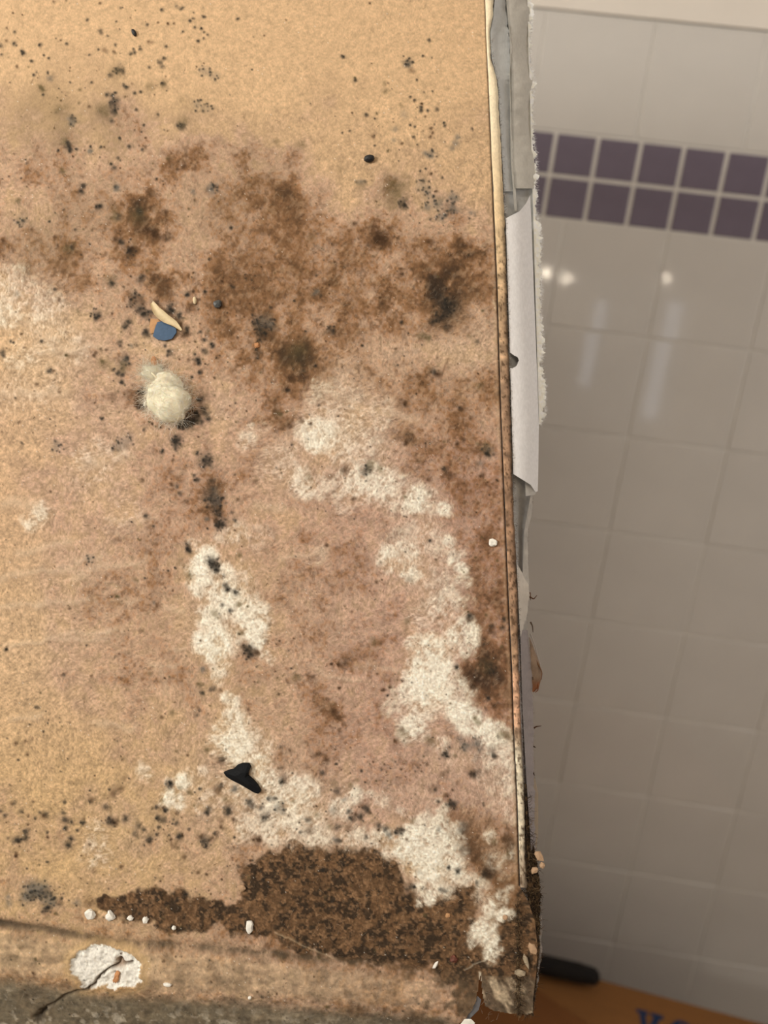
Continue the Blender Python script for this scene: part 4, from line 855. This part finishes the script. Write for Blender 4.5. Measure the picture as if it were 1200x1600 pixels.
loft('edge_layer', 1430, 1568, ip([1430, 1568], [836, 829]), ip([1430, 1480, 1530, 1568], [846, 847, 841, 834]), -7.0, -9.0, lambda x, y, t: np.array([160, 150, 140.]) * (1 + .2 * (fbm(x, y, 9, 2, 491) - .5))[:, None], M_EDGE, 6, ragged=3, seed=388)

# strands: one joined mesh of thin bent fibres
def strands(name, items, mat, parent, cols, n=4, local=True, kind='stuff', label=None):
    V = []; Fc = []; C = []; base = 0
    for (pts, r0), c in zip(items, cols):
        pts = np.asarray(pts, float); m = len(pts)
        d = np.gradient(pts, axis=0); d /= np.linalg.norm(d, axis=1)[:, None] + 1e-12
        a = np.cross(d, np.array([.31, .17, .93])); a /= np.linalg.norm(a, axis=1)[:, None] + 1e-12
        b = np.cross(d, a)
        rr = r0 * np.linspace(1, .35, m)[:, None]
        ring = [pts + rr * (a * math.cos(t) + b * math.sin(t)) for t in np.arange(3) * 2.0944]
        V.append(np.stack(ring, 1).reshape(-1, 3))
        i = np.arange(m - 1)[:, None] * 3 + np.arange(3)[None, :]
        j = np.arange(m - 1)[:, None] * 3 + (np.arange(3)[None, :] + 1) % 3
        Fc.append(np.stack([i, j, j + 3, i + 3], -1).reshape(-1, 4) + base)
        C.append(np.repeat(np.asarray(c, float)[None, :], m * 3, 0)); base += m * 3
    o = mesh_obj(name, np.vstack(V), np.vstack(Fc), mat, None, True, np.clip(s2l(np.vstack(C)) / TINT, 0, .92))
    o.parent = parent
    if kind: o['kind'] = kind
    if label: o['label'] = label
    return o
M_FIB = mat_stain('fibre', .0, grain=.05)
RS = np.random.RandomState(9)
def bend(p0, d, ln, curl, m=6):
    p = np.array(p0, float); d = np.array(d, float); d /= np.linalg.norm(d); out = [p.copy()]
    w = RS.randn(3) * curl
    for k in range(m - 1):
        d = d + w / (m - 1) + RS.randn(3) * curl * .15; d /= np.linalg.norm(d); p = p + d * ln / (m - 1); out.append(p.copy())
    return out
it = []; cc = []
for k in range(3600):                                   # dark matted fibres on the rotten lower edge
    y = 1235 + 350 * RS.rand() ** .6
    x0 = np.interp(y, [1235, 1330, 1380, 1420, 1590], [819, 824, 818, 806, 808]); x1 = np.interp(y, [1235, 1300, 1340, 1400, 1480, 1540, 1590], [827, 829, 838, 846, 843, 838, 830])
    x = x0 + (x1 - x0) * RS.rand(); t = (x - x0) / (x1 - x0 + 1e-6)
    h = np.interp(y, [1235, 1380, 1420], [-3.5, -1.5, .3]) - t * np.interp(y, [1235, 1380, 1420], [4, 5, 6]) + RS.rand() * .8
    it.append((bend(L(x, y, h), RS.randn(3) * np.array([.8, 1, .5]) + np.array([-.25, 0, .2]), RS.uniform(.001, .0042), 1.6), RS.uniform(.00005, .00014)))
    cc.append([(84,66,46),(60,46,32),(120,96,66),(44,36,28),(150,124,90),(96,72,48)][RS.choice(6, p=[.25, .25, .2, .15, .07, .08])])
strands('matted_fibres', it, M_FIB, board, cc, label='dark brown matted fibres and dirt on the rotten edge')
# lumpy rotten backing under those fibres
def rot_col(x, y, t):
    n = fbm(x, y, 5, 3, 501)
    return np.array([40, 31, 23.]) * (1 - sst(.4, .65, n))[:, None] + np.array([106, 82, 56.]) * sst(.4, .65, n)[:, None]
loft('rotten_edge', 1225, 1588, ip([1225, 1330, 1385, 1410, 1440, 1480, 1520, 1560, 1590], [820, 823, 822, 825, 834, 838, 836, 831, 829]), ip([1225, 1250, 1300, 1340, 1400, 1480, 1540, 1590], [824, 827, 829, 838, 845, 843, 838, 833]), -2.0, -6.5, rot_col, mat_stain('rot', .6, 900, .0005), 14, 1.3, rough=2.2, ragged=3, seed=390)
it = []; cc = []
for k in range(1500):                                   # cream fuzz on the torn fringe
    y = RS.uniform(-10, 664); x = float(x_out(y)) - RS.rand() * 3
    it.append((bend(L(x, y, -11.3 + RS.rand() * .8), (1, RS.randn() * .9, RS.randn() * .5), RS.uniform(.0006, .0019), .8, 5), .00005)); cc.append((250, 244, 230))
for k in range(420):
    y = RS.uniform(680, 1330); x = float(x_out(y)) - RS.rand() * 2
    it.append((bend(L(x, y, -10.3), (.4, RS.randn() * 1.2, RS.randn() * .5), RS.uniform(.0003, .001), 1.5, 5), .00004)); cc.append([(190,180,168),(120,96,74)][RS.randint(2)])
for k in range(1100):                                   # grit and hairs along the gap beside the lap
    y = RS.uniform(60, 1240); x = float(x_strip(y)) + RS.uniform(-.5, 3.5)
    it.append((bend(L(x, y, -1.2), (RS.randn(), RS.randn(), .8), RS.uniform(.0003, .0011), .8, 4), .00007)); cc.append([(226,216,200),(90,72,54),(60,48,38),(170,140,110)][RS.choice(4, p=[.3, .3, .2, .2])])
strands('fuzz', it, M_FIB, FRINGE, cc, label='fine paper fuzz along the torn edge')
it = []; cc = []
fl = np.clip((HH + 0.5), 0, 1)
cand = RS.randint(0, NX * NY, 16000); kept = 0
for q in cand:                                          # loose paper and mould fibres lying on the face
    x, y = PX[q], PY[q]
    if x < 0 or y < 0 or y > 1600 or x > 778: continue
    dens = np.interp(y, [0, 350, 500, 1000, 1600], [.05, .2, .55, .6, .6])
    if RS.rand() > dens: continue
    lum = COLS[q].mean() / 190.0
    it.append((bend(P0[q] + np.array([0, 0, 5e-5]), (RS.normal(.5, .5), RS.normal(.7, .5), .12 + .12 * RS.rand()), RS.uniform(.0008, .0026), .7, 5), RS.uniform(.000035, .00006)))
    c = np.array([244, 220, 184.]) if RS.rand() < .7 else np.array([120, 88, 60.])
    cc.append(np.clip(c * (.45 + .55 * min(lum, 1)), 0, 250)); kept += 1
strands('surface_fibres', it, M_FIB, PAPER, cc, label='fine pale fibres lifted from the mouldy paper')
# brown shreds that stick out past the torn edge
SH = [[(827,932),(834,936),(839,930)],[(828,926),(829,938)],[(829,972),(832,978),(833,988)],[(829,990),(836,1008),(840,1025),(845,1040),(846,1052)],[(834,1026),(842,1040),(847,1050),(846,1062)],[(832,1056),(833,1064)],[(840,1064),(841,1078),(836,1082)],
      [(834,1138),(838,1135),(846,1134)],[(834,1166),(837,1168)],[(833,1205),(835,1212)]]
SC = [(104,70,48),(104,70,48),(96,76,60),(178,164,150),(120,84,58),(96,76,60),(132,80,48),(96,66,44),(84,66,50),(84,66,50)]
for pts, c in zip(SH, SC):
    P = np.array(pts, float); t = np.linspace(0, 1, len(P)); tq = np.linspace(0, 1, 8)
    q = L(np.interp(tq, t, P[:, 0]), np.interp(tq, t, P[:, 1]), -9.5 + np.sin(tq * 3) * .8)
    strands('paper_shred', [(q, .00042)], M_FIB, board, [c], kind=None)
# grey fragment in the slit at the bottom
def slab(name, pts, h0, h1, col, parent=board, mat=None, label=None, n_noise=0.3, seed=600, mw=None):
    P = np.array(pts, float); n = len(P)
    top = L(P[:, 0], P[:, 1], h1); bot = L(P[:, 0], P[:, 1], h0)
    c = top.mean(0); mid = c + (top - c) * .72
    mid[:, 2] += RS.randn(n) * n_noise * 1e-3 * .4 + n_noise * 2e-4
    V = np.vstack([bot, top, mid, [mid.mean(0)]])
    Fq = [(i, (i + 1) % n, n + (i + 1) % n, n + i) for i in range(n)] + [(n + i, n + (i + 1) % n, 2 * n + (i + 1) % n, 2 * n + i) for i in range(n)] + [(2 * n + i, 2 * n + (i + 1) % n, 3 * n) for i in range(n)] + [tuple(range(n))[::-1]]
    return V, Fq
M_GRY = mat_plain('grey_paper', (150, 148, 148), .9, .15, 400, .3, 1200)
v, f = slab('x', [(746,1556),(752,1562),(748,1578),(738,1588),(726,1600),(722,1610),(718,1606),(728,1590),(736,1574)], -3.5, -2.2, None)
bpart('torn_fragment', v, f, M_GRY, False, label='grey torn fragment in the slit')
M_CRM = mat_plain('white_gypsum_crumb', (238, 228, 208), .95, .08, 500, .5, 1500, .0002)
v, f = slab('x', [(718,1602),(726,1592),(736,1592),(742,1598),(738,1612),(716,1618)], -2.0, .6, None); bpart('torn_fragment', v, f, M_CRM, False, label='white broken gypsum at the slit')

# ------------------------------------------------------------------ things lying on the paper
SURF_T = {}
def surf_h(px, py):
    j = min(np.searchsorted(ay, py), NY - 1); i = np.argmin(np.abs(xx[j] - px)); return HH[j * NX + i]
def place(name, label, cat, px, py, group=None, h=None):
    o = empty(name, Matrix.Identity(4))
    p = L(px, py, 0.0); p[2] = (surf_h(px, py) if h is None else h) * 1e-3
    o.matrix_world = BOARD_M @ Matrix.Translation(Vector(p))
    tag(o, label, cat, group)
    return o
def rel(V, px, py, o):
    p = L(px, py, 0.0); return np.asarray(V) - np.array([p[0], p[1], (o.matrix_world.translation - BOARD_M.translation).dot(Vector(BOARD_M.col[2][:3]))])
def single(name, label, cat, px, py, V, Fc, mat, smooth=False, group=None, h=None):
    """a thing made of one mesh, its origin on the paper"""
    p = L(px, py, 0.0); z = (surf_h(px, py) if h is None else h) * 1e-3
    V = np.asarray(V) - np.array([p[0], p[1], 0.0])
    o = mesh_obj(name, V, Fc, mat, None, smooth)
    o.matrix_world = BOARD_M @ Matrix.Translation(Vector((p[0], p[1], z)))
    return tag(o, label, cat, group)

def lump(px, py, rx, ry, rz, ang=0., rough=.18, seed=0, sub=3, taper=0.):
    """irregular rounded grain, radii in pixels (rz in mm), returned in sheet coordinates with z from the paper"""
    bm = bmesh.new(); bmesh.ops.create_icosphere(bm, subdivisions=sub, radius=1.0)
    V = np.array([v.co[:] for v in bm.verts]); Fc = [tuple(v.index for v in f.verts) for f in bm.faces]; bm.free()
    n = fbm(V[:, 0] * 2 + V[:, 2] * 1.3 + seed * 3.7 + 20, V[:, 1] * 2 - V[:, 2] * 1.1 + seed * 1.9 + 20, 1.0, 3, 700) - .5
    V = V * (1 + rough * 2 * n)[:, None]
    if taper: V[:, 1] *= 1 - taper * V[:, 0]
    x = V[:, 0] * rx; y = V[:, 1] * ry
    ca, sa = math.cos(ang), math.sin(ang)
    p = L(px, py, 0.0)
    k = PXM * 1e-3
    return np.stack([p[0] + (x * ca - y * sa) * k, p[1] + (x * sa + y * ca) * k, (V[:, 2] * rz + rz * .55) * 1e-3], -1), Fc

def flat_piece(pts, th, curl=0.0, lift=.1, seed=0, nz=.12):
    P = np.array(pts, float); n = len(P); c = P.mean(0)
    rings = [(1.0, 0), (1.0, th), (.8, th + nz * .3), (.4, th + nz)]
    V = []; 
    for s, h in rings:
        q = c + (P - c) * s
        d = (q - c); hh = h + lift + curl * ((d[:, 0] * .8 + d[:, 1] * .2) / 20.0)
        V.append(np.concatenate([L(q[:, 0], q[:, 1], 0.0)[:, :2], (hh * 1e-3)[:, None]], 1))
    V.append(np.array([[*L(c[0], c[1], 0.0)[:2], (th + nz + lift) * 1e-3]]))
    V = np.vstack(V); Fc = []
    for r in range(3):
        for i in range(n): Fc.append((r * n + (i + 1) % n, r * n + i, (r + 1) * n + i, (r + 1) * n + (i + 1) % n)[::-1])
    for i in range(n): Fc.append((3 * n + (i + 1) % n, 3 * n + i, 4 * n)[::-1])
    Fc.append(tuple(range(n)))
    return V, Fc

M_BLUECHIP = mat_plain('blue_paint_chip', (68, 90, 112), .6, .10, 900, .25, 2500, .0001)
M_TANCHIP = mat_plain('tan_chip', (196, 146, 98), .8, .1, 700)
M_BLACK = mat_plain('black_plastic', (13, 15, 17), .7, .3, 900, .5, 1500, .0003, spec=.2)
M_PEB = mat_plain('black_grit', (34, 34, 34), .5, .4, 800, .4, 1500, .0002, spec=.4)
M_GPEB = mat_plain('slate_grit', (76, 76, 72), .45, .4, 900, .4, 1500, .0002, spec=.4)
M_HUSK = mat_plain('pale_husk', (222, 198, 154), .7, .1, 500, .3, 1500, .0001)
M_RUST = mat_plain('rust_orange', (190, 132, 84), .7, .2, 700, .3, 1500, .0001)
M_RED = mat_plain('rust_red', (104, 60, 44), .6, .3, 900, .4, 1500, .0002)
M_WOOD = mat_plain('pale_wood_chip', (182, 146, 110), .8, .12, 500, .3, 1200, .0001)
M_WOOL = mat_plain('cream_wool', (252, 232, 198), .95, .06, 400, .3, 2500, .0002)

_b = M_WOOL.node_tree.nodes['Principled BSDF']; _b.inputs['Subsurface Weight'].default_value = .5; _b.inputs['Subsurface Radius'].default_value = (1, .8, .55); _b.inputs['Subsurface Scale'].default_value = .0015
v, f = flat_piece([(247,504),(256,502),(263,507),(276,514),(277,520),(270,530),(258,533),(247,531),(240,526),(243,514)], .5, .15, .4)
single('paint_chip', 'flat blue chip lying just above the cream fluff ball', 'chip', 258, 517, v, f, M_BLUECHIP)
v, f = flat_piece([(236,498),(247,499),(252,503),(245,508),(241,520),(236,522),(234,510)], .25, 0, .05)
single('tan_chip', 'small tan flake showing beside the blue chip', 'chip', 242, 509, v, f, M_TANCHIP)
# curled pale husk
ts = np.linspace(0, 1, 14); hx = np.interp(ts, [0, .3, .6, .85, 1], [238, 248, 262, 275, 284]); hy = np.interp(ts, [0, .3, .6, .85, 1], [473, 488, 500, 507, 516]); wd = 6.5 * np.sin(np.clip(ts * .9 + .08, 0, 1) * math.pi) ** .7 + .6
V = []; 
for j in range(14):
    for k in range(9):
        a = (k - 4) / 4; V.append([*L(hx[j] + a * wd[j] * .62, hy[j] - a * wd[j] * .8, 0)[:2], (.25 + 1.5 * abs(a) ** 2 * wd[j] / 7 + .9 * math.sin(ts[j] * math.pi)) * 1e-3])
V = np.array(V); n0 = len(V); fc = grid_faces(14, 9); V = np.vstack([V, V - np.array([0, 0, 1.5e-4])]); fc = np.vstack([fc, fc[:, ::-1] + n0])
single('seed_husk', 'pale curled husk lying above the blue chip', 'husk', 260, 497, V, fc, M_HUSK, True)

# cream fluff ball
wool = place('fluff_ball', 'cream woolly ball of fluff stuck on the mouldy paper', 'fluff', 266, 624)
bp_ = L(266, 624, 0.0); bz = surf_h(266, 624) * 1e-3
def blob(cx, cy, rx, ry, rz, seed, rough):
    v, f = lump(cx, cy, rx, ry, rz, 0, rough, seed, 4); return v - np.array([bp_[0], bp_[1], 0]), f
v, f = blob(268, 630, 32, 33, 5.0, 4, .30); BALL = mesh_obj('ball', v, f, M_WOOL, wool, True); vb = v
v2, f2 = blob(262, 612, 30, 27, 4.4, 6, .40); mesh_obj('tuft', v2, f2, M_WOOL, wool, True)
v3, f3 = blob(237, 582, 14, 10, .8, 8, .7); mesh_obj('tuft', v3, f3, M_WOOL, wool, True)
it = []; cc = []
for VV, cnt, sc in ((vb, 1100, 1.0), (v2, 700, 1.0), (v3, 700, .9)):
    c = VV.mean(0)
    for k in RS.randint(0, len(VV), cnt):
        p = VV[k]; d = p - c; d /= np.linalg.norm(d) + 1e-9
        if p[2] < 2e-4 and RS.rand() < .7: continue
        tdir = np.cross(d, RS.randn(3)); tdir /= np.linalg.norm(tdir)
        it.append((bend(p + d * RS.uniform(-1e-4, 6e-4), tdir + d * .16, RS.uniform(.003, .009) * sc, 1.5, 8), .00005)); cc.append([(252,234,204),(248,224,190),(253,242,218)][RS.randint(3)])
for k in range(260):                                     # wisp trailing to the upper left
    q = RS.rand(); it.append((bend(L(228 + 26 * q + RS.randn() * 7, 566 + 22 * q + RS.randn() * 7, .5 + RS.rand() * 1.2) - np.array([bp_[0], bp_[1], 0]), (RS.randn(), RS.randn(), .2 * RS.randn()), RS.uniform(.002, .006), 1., 7), .00003)); cc.append((250, 234, 206))
strands('wool_fibres', it, M_FIB, BALL, cc)
q = L(np.array([237, 244, 252, 259, 262, 262]), np.array([583, 589, 593, 597, 603, 611]), np.array([3., 4.2, 4.6, 5.2, 5.8, 6.2])) - np.array([bp_[0], bp_[1], 0])
strands('twisted_strand', [(q, .00045)], M_FIB, wool, [(246, 230, 190)], kind=None)

v, f = lump(242, 565, 5.5, 8.5, 1.2, .25, .2, 3, 2); single('orange_fleck', 'small orange-brown fleck just above the fluff ball', 'fleck', 242, 565, v, f, M_RUST)
v, f = lump(305, 470, 3.2, 6.5, .7, .1, .1, 5, 2); single('pale_grain', 'tiny pale rod-shaped grain right of the husk', 'grain', 305, 470, v, f, M_HUSK, True)
v, f = lump(341, 476, 7, 6.5, 1.1, .2, .25, 7, 2); single('slate_pebble', 'small slate-grey stone chip right of the husk', 'stone', 341, 476, v, f, M_GPEB)
v, f = lump(577, 249, 8.5, 6.0, 1.3, .15, .2, 9, 2); single('black_pebble', 'shiny black pellet on clean tan paper at upper right', 'pellet', 577, 249, v, f, M_PEB)
v, f = lump(210, 52, 3.6, 6.5, .9, .45, .12, 11, 2); single('black_pellet', 'oval black pellet near the top of the tan paper', 'pellet', 210, 52, v, f, M_PEB)
v, f = lump(402, 540, 4.5, 4, .6, .2, .5, 13, 2); single('orange_crumb', 'orange crumb below a grey-green mould patch right of the husk', 'crumb', 402, 540, v, f, M_RUST)
v, f = lump(228, 631, 2.6, 5.0, .8, -.3, .2, 15, 2); single('white_sliver', 'tiny white sliver at the left foot of the fluff ball', 'sliver', 228, 631, v, f, M_CRM)
# black chip with a raised back
V, Fc = flat_piece([(351,1205),(358,1202),(366,1200),(372,1194),(380,1191),(390,1191),(393,1197),(390,1204),(389,1210),(397,1217),(404,1225),(409,1234),(405,1238),(398,1236),(388,1230),(376,1223),(364,1217),(355,1211)], 1.3, 0, .3, nz=.9)
single('black_chip', 'black jagged plastic chip lying on white mould', 'chip', 380, 1213, V, Fc, M_BLACK)
CR = [('gypsum_crumb','round white gypsum crumb near the lap strip',770,848,7,6,.9),('gypsum_crumb','leftmost white crumb at the left end of the dark brown crust',142,1427,8,8.5,1.),
      ('gypsum_crumb','pointed white crumb, second from left along the dark brown crust',173,1430,8.5,7,.9),('gypsum_crumb','oval white crumb, third from left along the dark brown crust',204,1434,5.5,4,.8),
      ('gypsum_crumb','small round white crumb, fourth from left along the dark brown crust',228,1437,5,5.5,.8),('gypsum_crumb','tiny white crumb inside the dark brown crust, fifth from left',272,1449,3.6,3.6,.7),
      ('gypsum_crumb','tall oval white crumb at the edge of the dark brown crust, rightmost in its row',390,1447,6,10,1.)]
for i, (nm, lb, x, y, rx, ry, rz) in enumerate(CR):
    v, f = lump(x, y, rx, ry, rz, .3 * math.sin(i * 2.1), .6 if i in (1, 2) else .45, 20 + i, 2, taper=.5 if i == 2 else 0)
    single(nm, lb, 'crumb', x, y, v, f, M_CRM, False, 'white gypsum crumbs on the paper')
v, f = lump(263, 1536, 7, 3.2, .7, -.1, .2, 33, 2); single('gypsum_flake', 'small cream flake right of the peeled gypsum patch', 'flake', 263, 1536, v, f, M_CRM)
v, f = lump(391, 1557, 3, 3, .7, 0, .2, 34, 2); single('gypsum_flake', 'tiny white flake low on the rolled bottom edge', 'flake', 391, 1557, v, f, M_CRM)
v, f = lump(379, 1387, 6, 5, .8, 0, .3, 35, 2); single('tan_crumb', 'pinkish tan crumb at the upper left of the brown crust', 'crumb', 379, 1387, v, f, M_WOOD)
v, f = lump(709, 1498, 6, 5.5, .8, 0, .6, 37, 2); single('rust_crumb', 'rust-red crumb in the dark crust near the hanging corner', 'crumb', 709, 1498, v, f, M_RED)
v, f = lump(680, 1508, 2.6, 6.5, .5, -.6, .5, 39, 2); single('shiny_flake', 'pale shiny flake left of the rust-red crumb', 'flake', 680, 1508, v, f, M_CRM)
v, f = lump(183, 1525, 4.4, 10, .6, -.35, .55, 41, 3); single('rust_fragment', 'orange rusty fragment in the peeled gypsum patch', 'fragment', 183, 1525, v, f, M_RUST)
v, f = lump(700, 1430, 4, 3.4, .5, .2, .5, 43, 2); single('tan_crumb', 'small tan crumb on the brown crust below the white mould', 'crumb', 700, 1430, v, f, M_TANCHIP)
v, f = lump(789, 1432, 4, 4, .6, .2, .5, 44, 2); single('tan_crumb', 'small tan crumb beside the lower white mould patch', 'crumb', 789, 1432, v, f, M_WOOD)
WC = [('wood_chip','largest pale wood chip sticking out of the rotten edge',842,1336,9,6,-.8,-2.5),('wood_chip','lower left pale wood chip in the rotten edge',835,1358,6,5,.4,-2.0),('wood_chip','lower right pale wood chip in the rotten edge',847,1351,4.5,4.5,0,-3.5),
      ('wood_chip','orange-tan wood chip low on the rotten edge',832,1481,9,5,-1.0,-.2),('wood_chip','greyish tan splinter beside the lowest wood chip',822,1500,11,3.6,-1.25,.4),('wood_chip','flat grey-tan flake near the hanging corner',811,1519,9,6,-.3,.2)]
for i, (nm, lb, x, y, rx, ry, an, h) in enumerate(WC):
    v, f = lump(x, y, rx * 1.1, ry * 1.1, .9, an, .55, 50 + i, 1)
    p = L(x, y, h) - L(x, y, 0.0); v = v + np.array([p[0], p[1], 0])
    single(nm, lb, 'wood chip', x, y, v, f, M_WOOD if i not in (4, 5) else mat_plain('grey_splinter', (170, 150, 120), .9, .2, 500), False, 'wood chips in the rotten edge', h)
